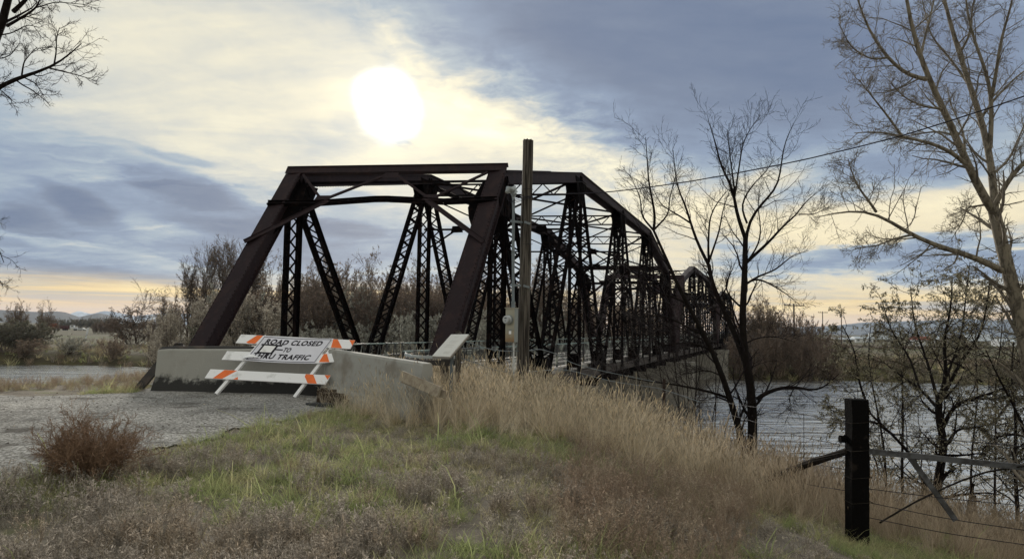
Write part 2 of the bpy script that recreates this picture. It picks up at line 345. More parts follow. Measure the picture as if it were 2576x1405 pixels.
ridge('low_hills', [(1500, 842), (1850, 836), (2050, 826), (2130, 831), (2200, 822), (2300, 826), (2400, 818), (2576, 822), (2900, 815)], 6500, 1500, -8, M_hillfar, 15, .3)

# ------------------------------------------------------------------ haze: one closed box of thin air round everything
m_ = bpy.data.materials.new('haze_air'); m_.use_nodes = True; k = NT(m_.node_tree); m_.node_tree.nodes.clear()
v_ = k.n('ShaderNodeVolumePrincipled'); v_.inputs['Color'].default_value = (.62, .78, 1, 1); v_.inputs['Density'].default_value = 3.5e-5; v_.inputs['Anisotropy'].default_value = .2
o_ = k.n('ShaderNodeOutputMaterial'); k.L.new(v_.outputs[0], o_.inputs['Volume']); scene.cycles.volume_bounces = 0
hb = [(x, y, z) for x in (-15000, 15000) for y in (-2500, 17500) for z in (-10.7, 330)]
me_ = bpy.data.meshes.new('haze'); me_.from_pydata(hb, [], [(0, 1, 3, 2), (4, 6, 7, 5), (0, 4, 5, 1), (2, 3, 7, 6), (0, 2, 6, 4), (1, 5, 7, 3)]); me_.materials.append(m_)
ho = bpy.data.objects.new('haze', me_); COL.objects.link(ho); ho['kind'] = 'stuff'; ho['label'] = 'thin pale haze in the air that fades the far hills'; ho['category'] = 'haze'
# ------------------------------------------------------------------ truss bridge
def steel_fn(k, pos, c):
    g = k.noise(k.mapping(pos, scale=(1, 1, .35)), 3.5, 5, .65)
    c = k.mix(k.mr(g, .48, .66, 0, .8), c, (.034, .018, .018))
    c = k.mix(k.mr(k.noise(pos, 9, 5, .7), .58, .72, 0, .6), c, (.046, .042, .047))
    return k.mix(k.mr(k.noise(pos, 1.3, 4), .62, .75, 0, .5), c, (.042, .022, .017))
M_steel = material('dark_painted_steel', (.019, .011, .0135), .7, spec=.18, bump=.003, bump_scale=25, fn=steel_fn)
M_steel_in = material('shaded_steel', (.005, .004, .0045), .9, spec=.04, col2=(.016, .010, .009), fac=(.5, .7), fac_scale=4)  # darker copy of the bridge steel, shade of the inner members put into colour
M_fascia = material('rusty_fascia', (.05, .04, .035), .8, col2=(.075, .063, .055), fac=(.45, .62), fac_scale=2.5, var=.25, spec=.2)
def conc_fn(k, pos, c):
    st = k.noise(k.mapping(pos, scale=(2.2, 2.2, .25)), 1.5, 5, .6)
    c = k.mix(k.mr(st, .5, .68, 0, .7), c, (.09, .082, .07))
    return k.mix(k.mr(k.noise(pos, .7, 5, .65), .55, .7, 0, .6), c, (.24, .23, .205))
M_conc = material('weathered_concrete', (.17, .16, .14), .9, bump=.006, bump_scale=30, spec=.2, fn=conc_fn)
M_deck = material('deck_concrete', (.36, .34, .32), .9, var=.2, var_scale=2, bump=.004, bump_scale=30, spec=.2)
M_rail = material('worn_railing_paint', (.05, .05, .05), .6, col2=(.36, .38, .34), fac=(.5, .62), fac_scale=1.4, spec=.3)
M_railtop = material('pale_green_rail', (.22, .30, .28), .5, col2=(.06, .06, .055), fac=(.5, .6), fac_scale=1.2, spec=.4)
TH = math.atan(662 / 1860.0)
PAN = 4.836; NP = 10; WID = 6.7; SKEW = -1.41
ZT = {0: -.35, 1: 6.44, 3: 8.38, 5: 8.38, 7: 8.38, 9: 6.44, 10: -.35}
def bp(s, x=0., z=0.):                      # bridge frame -> world
    return Vector((-2.10 + s * math.sin(TH) + x * math.cos(TH), 18.85 + s * math.cos(TH) - x * math.sin(TH), EYE - 1.62 + z))
bar_count = [0]
BAR = MB().box((0, 0, 0), (1, .062, .012)).data('lacing_bar', M_steel_in)
def build_span(k, s0, zs=1.0):
    root = empty('truss_bridge_span', bp(s0), -TH, group='steel truss spans of the river bridge', cat='bridge span', label=[
        'nearest dark steel truss span rising behind the concrete barriers', 'middle truss span seen beyond the nearest span and behind bare branches',
        'farthest and smallest truss span reaching the far bank'][k])
    det = k == 0
    stuff_bars = MB(); rivets = MB()
    def rivet(c, r=.02):
        c = Vector(c); rivets.add([c + Vector((a * r, b_ * r, c_ * r)) for a, b_, c_ in ((1, 0, 0), (-1, 0, 0), (0, 1, 0), (0, -1, 0), (0, 0, 1), (0, 0, -1))],
                   [(0, 2, 4), (2, 1, 4), (1, 3, 4), (3, 0, 4), (2, 0, 5), (1, 2, 5), (3, 1, 5), (0, 3, 5)])
    def node(side, i, top=False):
        x, sh = (0., 0.) if side > 0 else (-WID, SKEW)
        z = ZT[i] * zs if top else -.35
        return Vector((x, sh + i * PAN, z))
    X = Vector((1, 0, 0))
    def bar(parent, a, b_):
        if det and bar_count[0] < 290:
            bar_count[0] += 1
            d = (b_ - a); o = link('lacing_bar', BAR, parent); dn = d.normalized()
            # bar lies in the plane spanned by X and the member axis
            u = dn; nrm = bar.n.normalized(); v = nrm.cross(u)
            M = Matrix((u, v, nrm)).transposed().to_4x4(); M.translation = (a + b_) / 2
            o.matrix_local = M @ Matrix.Diagonal((d.length, 1, 1, 1))
        else:
            dn = (b_ - a).normalized(); v = bar.n.cross(dn)
            stuff_bars.beam(a, b_, .062 if det else .07, .012, side=v)
    def laced(name, p, q, cross, pitch, order=True):
        d = (q - p).normalized(); n = X.cross(d).normalized(); L = (q - p).length
        mb = MB()
        for s in (-1, 1):
            mb.beam(p, q, .014, .20, X, (s * .205, 0))
            for f in (-1, 1): mb.beam(p, q, .10, .016, X, (s * .235, f * .105))
        for e0, e1 in ((.35, .95), (L - .95, L - .25)):              # batten plates
            for f in (-1, 1): mb.beam(p + d * e0, p + d * e1, .46, .012, X, (0, f * .119))
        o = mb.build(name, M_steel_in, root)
        bar.n = n; nn = max(3, int((L - 1.9) / pitch)); st = (L - 1.9) / nn
        for f in ((-1, 1) if det and not cross else (1,)):
            for i in range(nn):
                a, b_ = p + d * (.95 + i * st), p + d * (.95 + (i + 1) * st); off = n * f * .122
                l, r = X * -.21, X * .21
                if cross:
                    bar(o, a + l + off, b_ + r + off); bar(o, a + r + off * 1.06, b_ + l + off * 1.06)
                else:
                    if i % 2: l, r = r, l
                    bar(o, a + l + off, b_ + r + off)
        return o
    # laced web members, nearest first
    webs = []
    for side in (-1, 1):
        for i in (1, 3, 5, 7, 9): webs.append((i, side, 'vertical', node(side, i), node(side, i, True), True, .44))
        for i in (1, 3, 5, 7, 9):
            if i > 1: webs.append((i - .5, side, 'diagonal', node(side, i - 1), node(side, i, True), False, .30))
            if i < 9: webs.append((i + .5, side, 'diagonal', node(side, i + 1), node(side, i, True), False, .30))
    webs.sort(key=lambda a: (a[0] + (0 if a[1] < 0 else .2)))
    for _, side, nm, a, b_, cr, pt in webs: laced(nm, a, b_, cr, pt)
    # chords and end posts
    for side in (-1, 1):
        pts = [node(side, 0)] + [node(side, i, True) for i in (1, 3, 5, 7, 9)] + [node(side, 10)]
        for j in range(len(pts) - 1):
            p, q = pts[j], pts[j + 1]; end = j in (0, len(pts) - 2); mb = MB()
            d = (q - p).normalized(); n = Vector((0, -d.z, d.y)); n = n if n.z > 0 else -n
            pe = p - d * (.55 if j == 0 else 0); qe = q + d * (.0 if not end else (0 if j == 0 else .55))
            for s in (-1, 1):
                mb.beam(pe, qe, .018, .40, X, (s * .225, 0))
                mb.beam(pe, qe, .09, .02, X, (s * .262, -.20)); mb.beam(pe, qe, .09, .02, X, (s * .262, .19))
            mb.beam(pe, qe + d * (.12 if j == 0 else 0), .58, .022, X, (0, .212))
            if not end: mb.beam(p + d * .3, p + d * (q - p).length * .52, .50, .02, X, (0, .235))
            mb.build('end_post' if end else 'top_chord', M_steel, root)
            if det and (end and j == 0 or j == 1):
                L = (qe - pe).length
                for e in np.arange(.12, L - .05, .15 if j == 0 else .17):
                    for s in (-1, 1):
                        if j == 0: rivet(pe + d * e + X * s * .255 + n * .226, .021); rivet(pe + d * e + X * s * .238 + n * (-.12), .018)
                        rivet(pe + d * e + X * s * .27 + n * (-.216), .02)
            if det and j == 0:      # latticed underside of the end post
                m2 = MB(); LL = (q - p).length
                for i in range(int(LL / .5)):
                    a = p + d * i * .5 - n * .215; b2 = a + d * .5
                    m2.beam(a - X * .2, b2 + X * .2, .06, .012, X.cross(d)); m2.beam(a + X * .2, b2 - X * .2, .06, .012, X.cross(d))
                m2.build('end_post_lattice', M_steel_in, root)
        # bottom chord with eye to eye plates
        mb = MB(); a, b_ = node(side, 0), node(side, 10)
        for s in (-1, 1): mb.beam(a, b_, .02, .34, X, (s * .17, 0)); mb.beam(a, b_, .09, .02, X, (s * .20, .16)); mb.beam(a, b_, .09, .02, X, (s * .20, -.16))
        mb.build('bottom_chord', M_fascia, root)
        # gusset plates
        for i in (1, 3, 5, 7, 9):
            c = node(side, i, True); g = MB()
            for s in (-1, 1):
                o1, o2 = (.35 if i == 1 else .95), (.35 if i == 9 else .95); g.prism([(-o1, -.1), (o2, -.1), (o2 * .63, -.75), (.38, -1.25), (-.38, -1.25), (-.6, -.75)], -.008, .008,
                        M=Matrix.Translation(c + X * s * .252) @ Matrix(((0, 0, 1, 0), (1, 0, 0, 0), (0, 1, 0, 0), (0, 0, 0, 1))))
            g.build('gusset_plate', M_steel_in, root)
        for i in range(0, 11):
            c = node(side, i); g = MB(); hw = .28 if i % 2 else .62
            for s in (-1, 1):
                g.prism([(-hw, -.15), (hw, -.15), (hw * .9, .55), (hw * .6, .92), (-hw * .6, .92), (-hw * .9, .55)], -.008, .008,
                        M=Matrix.Translation(c + X * s * .252) @ Matrix(((0, 0, 1, 0), (1, 0, 0, 0), (0, 1, 0, 0), (0, 0, 0, 1))))
            g.build('gusset_plate', M_steel_in, root)
    # portals
    for near in (True, False):
        i0, i1 = (0, 1) if near else (10, 9)
        def PP(fr, e, out=.25):
            l = node(-1, i1, True); r = node(1, i1, True); dl = (node(-1, i0) - l).normalized()
            n = Vector((0, -dl.z, dl.y)); n = n if n.z > 0 else -n
            return l.lerp(r, fr) + dl * e + n * out
        nrm = (PP(0, 1) - PP(0, 0)).normalized(); lat = (PP(1, 0) - PP(0, 0)).normalized(); fwd = nrm.cross(lat)
        m = MB(); xe = .28 / WID
        m.beam(PP(-xe, -.24, .24), PP(1 + xe, -.24, .24), .02, .28, fwd); m.beam(PP(-xe, -.38, .20), PP(1 + xe, -.38, .20), .18, .02, fwd); m.beam(PP(-xe * .2, -.09, .20), PP(1 + xe * .2, -.09, .20), .14, .02, fwd)
        m.build('portal_strut', M_steel, root)
        m = MB(); pl = [PP(-xe, 1.28), PP(.2, 1.30), PP(.47, 1.14), PP(.53, 1.14), PP(.8, 1.28), PP(1 + xe, 1.20)]
        for a, b_ in zip(pl, pl[1:]):
            m.beam(a, b_, .016, .15, fwd, (0, 0)); m.beam(a, b_, .14, .016, fwd, (-.02, .07)); m.beam(a, b_, .14, .016, fwd, (-.02, -.07))
        m.beam(PP(.2, 1.36), PP(.45, 1.26), .02, .10, fwd); m.beam(PP(.55, 1.26), PP(.8, 1.36), .02, .10, fwd)
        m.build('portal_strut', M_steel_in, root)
        for fr0, e0, fr1, e1 in ((.06, .0, .22, 1.2), (.22, 1.2, .49, .0), (.51, .0, .735, 1.2), (.735, 1.2, .96, .0)):
            m = MB(); m.beam(PP(fr0, e0, .27), PP(fr1, e1, .27), .014, .085, fwd); m.beam(PP(fr0, e0, .24), PP(fr1, e1, .24), .08, .014, fwd); m.build('portal_brace', M_steel, root)
        for fr0, fr1 in ((.255, -xe), (.72, 1 + xe)):
            m = MB(); a, b_ = PP(fr0, 1.25, .29), PP(fr1, 3.0, .29)
            m.beam(a, b_, .016, .15, fwd); m.beam(a, b_, .16, .016, fwd, (-.05, .07)); m.build('knee_brace', M_steel, root)
            s = -1 if fr1 < 0 else 1     # dark web plate filling the corner behind the knee
            c0 = 0 if s < 0 else 1
            g = MB(); q = [PP(c0, .15, -.02), PP(c0 - s * .07, .15, -.02), PP(c0 - s * .10, 1.3, -.02), PP(c0 - s * .08, 1.75, -.02), PP(c0 - s * .02, 2.6, -.02), PP(c0, 2.9, -.02)]
            g.add(q + [v + fwd * .014 for v in q], [tuple(range(6)), tuple(range(11, 5, -1))] + [(i, (i + 1) % 6, 6 + (i + 1) % 6, 6 + i) for i in range(6)])
            g.build('corner_plate', M_steel_in, root)
        for fr, e in ((.22, 1.12), (.735, 1.12), (.5, .1)):
            g = MB(); c = PP(fr, e, .262); g.add([c - lat * .22 - nrm * .12, c + lat * .22 - nrm * .12, c + lat * .26 + nrm * .12, c - lat * .26 + nrm * .12] + [v + fwd * .012 for v in (c - lat * .22 - nrm * .12, c + lat * .22 - nrm * .12, c + lat * .26 + nrm * .12, c - lat * .26 + nrm * .12)],
                 [(0, 1, 2, 3), (7, 6, 5, 4), (0, 1, 5, 4), (1, 2, 6, 5), (2, 3, 7, 6), (3, 0, 4, 7)]); g.build('gusset_plate', M_steel, root)
    # sway frames and top laterals
    for i in (3, 5, 7):
        l, r = node(-1, i, True), node(1, i, True); dd = (r - l).normalized(); m = MB(); up = Vector((0, 0, 1))
        for dz_ in (-.25, -.75): m.beam(l + up * dz_, r + up * dz_, .09, .07, Vector((0, 1, 0)))
        n_ = 14
        for j in range(n_):
            a, b_ = l.lerp(r, j / n_), l.lerp(r, (j + 1) / n_); za, zb = (-.25, -.75) if j % 2 else (-.75, -.25)
            m.beam(a + up * za, b_ + up * zb, .02, .05, Vector((0, 1, 0)))
        m.build('sway_strut', M_steel_in, root)
        m = MB(); m.beam(l - up * 2.3, r - up * 2.3, .10, .08, Vector((0, 1, 0))); m.build('lower_sway_strut', M_steel_in, root)
        for a, b_ in ((l - up * .75, l.lerp(r, .5) - up * 2.3), (r - up * .75, l.lerp(r, .5) - up * 2.3), (l - up * 3.3, l.lerp(r, .22) - up * 2.3), (r - up * 3.3, l.lerp(r, .78) - up * 2.3)):
            m = MB(); m.beam(a, b_, .07, .06, Vector((0, 1, 0))); m.build('sway_brace', M_steel_in, root)
        for fr in (.22, .5, .78):
            m = MB(); c = l.lerp(r, fr) - up * 2.3; m.prism([(-.3, -.14), (.3, -.14), (.22, .16), (-.22, .16)], -.01, .01, M=Matrix.Translation(c) @ Matrix.Rotation(R(90), 4, 'X')); m.build('gusset_plate', M_steel_in, root)
    tops = (1, 3, 5, 7, 9)
    for i, j in zip(tops, tops[1:]):
        for a, b_ in ((node(-1, i, True), node(1, j, True)), (node(1, i, True), node(-1, j, True))):
            m = MB(); m.beam(a - Vector((0, 0, .1)), b_ - Vector((0, 0, .1)), .09, .08, Vector((0, 0, 1))); m.build('lateral_brace', M_steel_in, root)
    # floor
    L = NP * PAN
    def skewed(y, x): return y + SKEW * (-x / WID)
    dk = MB(); xl, xr = -WID + .42, -.42
    dk.add([(xl, skewed(0, xl), z) for z in (-.2, 0)] + [(xr, skewed(0, xr), z) for z in (-.2, 0)] + [(xl, skewed(L, xl), z) for z in (-.2, 0)] + [(xr, skewed(L, xr), z) for z in (-.2, 0)], MB.BF)
    dk.build('deck', M_deck, root)
    for xx in (xl + .35, -4.9, -3.35, -1.8, xr - .35):
        m = MB(); m.beam((xx, skewed(.1, xx), -.42), (xx, skewed(L - .1, xx), -.42), .13, .42, X); m.build('stringer', M_steel_in, root)
    for i in range(11):
        m = MB(); a, b_ = node(-1, i), node(1, i); m.beam(a + Vector((.0, 0, -.45)), b_ + Vector((0, 0, -.45)), .18, .62, Vector((0, 1, 0))); m.build('floor_beam', M_steel_in, root)
    # railings
    for side in (-1, 1):
        xx = (-WID + .75) if side < 0 else -.75
        y0, y1 = skewed(.2, xx), skewed(L - .2, xx)
        m = MB(); m.tube([(xx, y0, 1.0), (xx, y1, 1.0)], .03, 8); m.build('top_rail', M_railtop, root)
        m = MB(); m.beam((xx, y0, .56), (xx, y1, .56), .03, .05, X); m.beam((xx, y0, .08), (xx, y1, .08), .03, .05, X); m.build('lower_rail', M_rail, root)
        lat_ = MB(); st = .12 if det else .24; n_ = int((y1 - y0) / st)
        for j in range(n_):
            a = y0 + j * st
            lat_.beam((xx, a, .08), (xx, a + st * 1.6, .56), .012, .014 if det else .02, X); lat_.beam((xx + .012, a + st * 1.6, .08), (xx + .012, a, .56), .012, .014 if det else .02, X)
        lat_.build('railing_lattice', M_rail, root, kind='stuff')
        n_ = int((y1 - y0) / .62); m2 = MB()
        for j in range(n_):
            a = y0 + j * .62 + .05
            for e in (-.13, .13): m2.beam((xx, a + .31 + e, .56), (xx, a + .31 + e * .15, 1.0), .02, .035, X)
        m2.build('railing_bar', M_rail, root, kind='stuff')
        for i in range(NP * 1 + 1):
            m = MB(); yy = y0 + (y1 - y0) * i / NP; m.box((xx, yy, .5), (.07, .07, 1.0)); m.build('railing_post', M_rail, root)
    if stuff_bars.v: stuff_bars.build('lacing_bar', M_steel_in, root, kind='stuff')
    if rivets.v: rivets.build('rivets', M_steel_in, root, kind='stuff')  # dark steel colour stands in for the shading of the rivet heads
    return root
GAP = .6
SPL = NP * PAN + GAP
for k_ in range(3): build_span(k_, k_ * SPL)

def pier(s, label, cat='bridge pier', xl=-8.6, xr=1.7, th=1.7, zt=-.98, zb=-9.5):
    root = empty('bridge_pier', bp(s, 0, 0), -TH, label=label, cat=cat, group='concrete piers of the river bridge'); sk = math.atan2(SKEW, -WID)
    m = MB(); t2 = th / 2; M0 = Matrix.Rotation(-math.atan(SKEW / WID), 4, 'Z') if False else Matrix.Identity(4)
    def poly(e): return [(xl - e, -t2 - e), (xr - .7 + e, -t2 - e), (xr - .2 + e, -t2 * .62 - e), (xr + e, 0), (xr - .2 + e, t2 * .62 + e), (xr - .7 + e, t2 + e), (xl - e, t2 + e)]
    sh = lambda pl: [(x, y + SKEW * (-x / WID)) for x, y in pl]
    m.prism(sh(poly(0)), zb, zt - .5); m.build('shaft', M_conc, root)
    m = MB(); m.prism(sh(poly(.14)), zt - .5, zt); m.build('pier_cap', M_conc, root)
    for xx in (-WID, 0):
        for dy_ in (-.42, .42):
            m = MB(); m.box((xx, dy_ + SKEW * (-xx / WID), zt + .14), (.6, .45, .28)); m.build('bearing', M_steel_in, root)
pier(SPL - GAP / 2, 'nearer pale concrete pier rising from the water under the bridge')
pier(2 * SPL - GAP / 2, 'farther concrete pier standing at the far bank under the bridge')
rt = empty('bridge_abutment', bp(-.6), -TH, label='low concrete abutment carrying the near end of the bridge behind the grass', cat='abutment')
m = MB(); m.prism([(-7.8, -1.6), (1.0, -.6), (1.0, .35), (-7.8, 1.2)], -4, -.62); m.build('bearing_seat', M_conc, rt)
m = MB(); m.prism([(-7.5, -1.75), (.4, -.75), (.4, -.3), (-7.5, .1)], -.62, -.02); m.build('back_wall', M_conc, rt)
rt = empty('bridge_abutment', bp(3 * SPL), -TH, label='far concrete abutment with an arched opening at the last bridge span', cat='abutment')
m = MB(); m.box((-3.3, 1.2, -3.6), (11, 2.4, 5.4)); m.build('bearing_seat', M_conc, rt)
m = MB(); m.box((1.4, -6, -3.2), (.6, 12, 4.2)); m.build('wing_wall', M_conc, rt)
# ------------------------------------------------------------------ concrete barriers
def barr_fn(k, pos, c):
    s = k.n('ShaderNodeSeparateXYZ'); k.put(s.inputs[0], pos)
    c = k.mix(k.mr(k.noise(pos, 1.2, 5, .65), .5, .7, 0, .45), c, (.20, .185, .155))
    c = k.mix(k.mr(k.noise(k.mapping(pos, scale=(6, 6, .5)), 2, 4), .58, .75, 0, .5), c, (.40, .39, .36))
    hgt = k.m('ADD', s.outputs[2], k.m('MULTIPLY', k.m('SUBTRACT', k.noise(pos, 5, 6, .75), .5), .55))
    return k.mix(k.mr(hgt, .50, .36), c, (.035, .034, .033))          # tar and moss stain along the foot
M_barr = material('barrier_concrete', (.335, .33, .305), .9, bump=.005, bump_scale=35, spec=.2, fn=barr_fn)
M_barr2 = material('pale_barrier_concrete', (.36, .355, .33), .9, col2=(.24, .22, .19), fac=(.45, .68), fac_scale=2.2, bump=.005, bump_scale=35, spec=.2)
def barrier(a, b_, zt0, zt1, zb0, zb1, mat, label):
    a, b_ = Vector(a), Vector(b_); mid = (a + b_) / 2; L = (b_ - a).length; rz = math.atan2(b_.y - a.y, b_.x - a.x)
    prof = [(-.30, 0), (-.30, .08), (-.17, .30), (-.105, .80), (-.085, .83), (.085, .83), (.105, .80), (.17, .30), (.30, .08), (.30, 0)]
    V = []; N = 26
    for i in range(N + 1):
        f = i / N; e = .02 if i in (0, N) else 0
        for y, z in prof:
            zb, zt = zb0 + (zb1 - zb0) * f, zt0 + (zt1 - zt0) * f
            V.append(((f - .5) * L, y * (1 - e * 2), zb + (zt - zb) * z / .83 - (e if z > .5 else 0) * .5))
    n = len(prof); Fc = [(i * n + j, i * n + (j + 1) % n, (i + 1) * n + (j + 1) % n, (i + 1) * n + j) for i in range(N) for j in range(n)]
    Fc += [tuple(range(n))[::-1], tuple(N * n + j for j in range(n))]
    root = empty('concrete_barrier', (mid.x, mid.y, 0), rz, label=label, cat='barrier', group='concrete barriers closing the bridge')
    mb = MB(); mb.add(V, Fc); mb.build('body', mat, root)
    return root
b1_ = barrier((-7.05, 14.95), (-3.58, 14.62), 1.0, 1.06, .10, .08, M_barr, 'grey concrete barrier with blackened foot behind the leaning road closed sign')

barrier((-3.50, 14.45), (-1.36, 12.15), 1.07, .93, .06, -.22, M_barr2, 'pale concrete barrier angled down towards the tall dry grass')

# ------------------------------------------------------------------ road closed barricade
M_white = material('white_sheeting', (.88, .88, .90), .45, col2=(.66, .66, .66), fac=(.58, .72), fac_scale=4, spec=.4)
M_orange = material('orange_sheeting', (.85, .17, .03), .45, var=.12, var_scale=8, spec=.4)
M_sign = material('sign_sheeting', (.72, .72, .80), .45, var=.06, var_scale=3, spec=.4)
M_black = material('black_lettering', (.012, .010, .018), .6)
FO = at(548, 988, 14.05); FO.z = hz(FO.x, FO.y) + .02
ra = Vector((math.cos(R(5)), -math.sin(R(5)), -.012)).normalized(); rb = Vector((math.sin(R(5)) * .5, .5, .866)).normalized(); rn = rb.cross(ra).normalized()
if rn.y > 0: rn = -rn
bar_root = empty('road_closed_barricade', FO, 0, label='racked white and orange striped barricade carrying the road closed sign', cat='barricade')
def Q(u, v, w_=0.): return ra * u + rb * v + rn * w_
def zu(zx): return ((700 + .427 * zx) / 1.5536 - 548) / 130.0
def sheet(mb, poly, w0, w1, mi=0, curve=None):
    c = curve or (lambda u: (0., 0.)); n = len(poly)
    vs = [Q(u, v + c(u)[0], w0 + c(u)[1]) for u, v in poly] + [Q(u, v + c(u)[0], w1 + c(u)[1]) for u, v in poly]
    mb.add(vs, [tuple(range(n)), tuple(range(2 * n - 1, n - 1, -1))] + [(i, n + i, n + (i + 1) % n, (i + 1) % n) for i in range(n)], mi)
def rail(u0, u1, v0, v1, stripes, curve=None, label=None):
    SH = .32; H = .095; mb = MB(); N = 14
    for i in range(N):
        a, b_ = u0 + (u1 - u0) * i / N, u0 + (u1 - u0) * (i + 1) / N; va, vb = v0 + (v1 - v0) * i / N, v0 + (v1 - v0) * (i + 1) / N
        sheet(mb, [(a - SH * H, va - H), (b_ - SH * H, vb - H), (b_ + SH * H, vb + H), (a + SH * H, va + H)], .06, .085, 0, curve)
    r_ = mb.build('rail', M_white, bar_root, label=label)
    for poly in stripes:
        mb = MB(); sheet(mb, [(u, v0 + (v1 - v0) * (u - u0) / (u1 - u0) + t_ * H * .97) for u, t_ in poly], .0855, .087, 0, curve)
        mb.build('stripe', M_orange, r_)
    return r_
rail(-.28, 2.09, .39, .345, [[(zu(283), -1), (zu(372), -1), (zu(488), 1), (zu(370), 1)], [(zu(475), -1), (zu(520), -1), (zu(512), -.4)],
                            [(zu(1165), -1), (zu(1248), -1), (zu(1198), 1), (zu(1128), 1), (zu(1125), .4)], [(zu(1303), 1), (zu(1357), 1), (zu(1337), 0)]])
cv = lambda u: ((max(0, u - 1.75) ** 1.4) * .10, max(0, u - 1.75) * .10)
rail(-.06, 2.27, .79, .77, [[(zu(1225), -.8), (zu(1325), -1), (zu(1285), 1), (zu(1255), 1)], [(zu(1395), -.2), (zu(1368), 1), (zu(1416), 1)]], cv)
rail(.12, 2.42, 1.165, 1.11, [[(zu(495), -.8), (zu(520), -1), (zu(585), -1), (zu(640), 1), (zu(580), 1)], [(zu(1305), -1), (zu(1410), -1), (zu(1352), 1), (zu(1310), 1)], [(zu(1462), 1), (zu(1517), 1), (zu(1500), -.3)]])
for (ua, va), (ub, vb) in (((-.02, .0), (.645, 1.27)), ((1.50, -.01), (2.09, 1.22))):
    m = MB(); m.beam(Q(ua, va, .02), Q(ub, vb, .02), .058, .058, ra); m.build('post', M_white, bar_root)
    m = MB(); m.beam(Q(ua, va, .02) + (Q(ua, va) - Q(ub, vb)).normalized() * .004, Q(ua, va, .02), .04, .04, ra); m.build('post_socket', M_black, bar_root)
S0u, S0v, SW, SHT, SSH = .375, .69, 1.39, .55, .47
def SQ(s_, t_, w_=0.): return Q(S0u + s_ + SSH * t_, S0v + t_ - .012 * s_ - .018 * math.sin(s_ / SW * 3.14), .092 + w_)
def spoly(mb, pl, w0, w1):
    n = len(pl); vs = [SQ(*p_, w0) for p_ in pl] + [SQ(*p_, w1) for p_ in pl]
    mb.add(vs, [tuple(range(n)), tuple(range(2 * n - 1, n - 1, -1))] + [(i, n + i, n + (i + 1) % n, (i + 1) % n) for i in range(n)])
m = MB()
for i in range(12): spoly(m, [(SW * i / 12, 0), (SW * (i + 1) / 12, 0), (SW * (i + 1) / 12, SHT), (SW * i / 12, SHT)], 0, .004)
panel = m.build('sign_panel', M_sign, bar_root)
m = MB(); b0, b1 = .018, .030
for i in range(12):
    a, c = b0 + (SW - 2 * b0) * i / 12, b0 + (SW - 2 * b0) * (i + 1) / 12
    spoly(m, [(a, b0), (c, b0), (c, b1), (a, b1)], .0045, .0055); spoly(m, [(a, SHT - b1), (c, SHT - b1), (c, SHT - b0), (a, SHT - b0)], .0045, .0055)
spoly(m, [(b0, b1), (b1, b1), (b1, SHT - b1), (b0, SHT - b1)], .0045, .0055); spoly(m, [(SW - b1, b1), (SW - b0, b1), (SW - b0, SHT - b1), (SW - b1, SHT - b1)], .0045, .0055)
m.build('border', M_black, panel)
def text_verts(body, wd, ht, bold=.042, space=1.12):
    cu = bpy.data.curves.new('t', 'FONT'); cu.body = body; cu.size = 1; cu.offset = bold; cu.space_character = space; cu.resolution_u = 4
    o = bpy.data.objects.new('t', cu); COL.objects.link(o); dg = bpy.context.evaluated_depsgraph_get(); me = bpy.data.meshes.new_from_object(o.evaluated_get(dg))
    vs = np.array([v.co[:2] for v in me.vertices]); mn, mxx = vs.min(0), vs.max(0); vs = (vs - mn) / (mxx - mn) * (wd, ht)
    fs = [tuple(p_.vertices) for p_ in me.polygons]; bpy.data.objects.remove(o); bpy.data.curves.remove(cu); bpy.data.meshes.remove(me)
    return vs, fs
for body, s_, t_, wd, ht in (('ROAD CLOSED', .12, .375, 1.13, .115), ('TO', .585, .225, .15, .10), ('THRU TRAFFIC', .075, .065, 1.14, .115)):
    vs, fs = text_verts(body, wd, ht); m = MB(); m.add([SQ(s_ + a, t_ + b_, .0058) for a, b_ in vs], fs)
    if m.f: m.build('lettering', M_black, panel, label='black lettering reading ' + body)
m = MB()     # the black square drawn over the left of the sign, with its tail
for a0, t0_, a1, t1_ in ((.08, .342, .50, .374), (.11, .168, .43, .20), (.115, .19, .155, .35), (.385, .19, .43, .35), (.42, .258, .575, .284), (.32, .09, .36, .17)):
    spoly(m, [(a0, t0_), (a1, t0_), (a1, t1_), (a0, t1_)], .006, .007)
m.build('sprayed_box_mark', M_black, panel)
m = MB(); spoly(m, [(.155, .200), (.385, .200), (.385, .343), (.155, .343)], .006, .0075); m.build('white_patch', M_white, panel)
m = MB(); prev = None
for i in range(9):
    f = i / 8; r_ = .05 * math.sin(f * 3.1)
    cur_ = [Q(zu(505) + f * .37, .715 + .05 * f - .02 * f, .11 + .05 * math.sin(f * 3)), Q(zu(520) + f * .30, .715 + .11 - .06 * f * f, .10 + .02 * math.sin(f * 3))]
    if prev: m.add(prev + cur_, [(0, 2, 3, 1)])
    prev = cur_
m.build('torn_flap', M_white, bar_root)
for uu, vv in ((.35, 1.15), (1.95, 1.12), (.1, .38), (1.6, .35)):
    pass

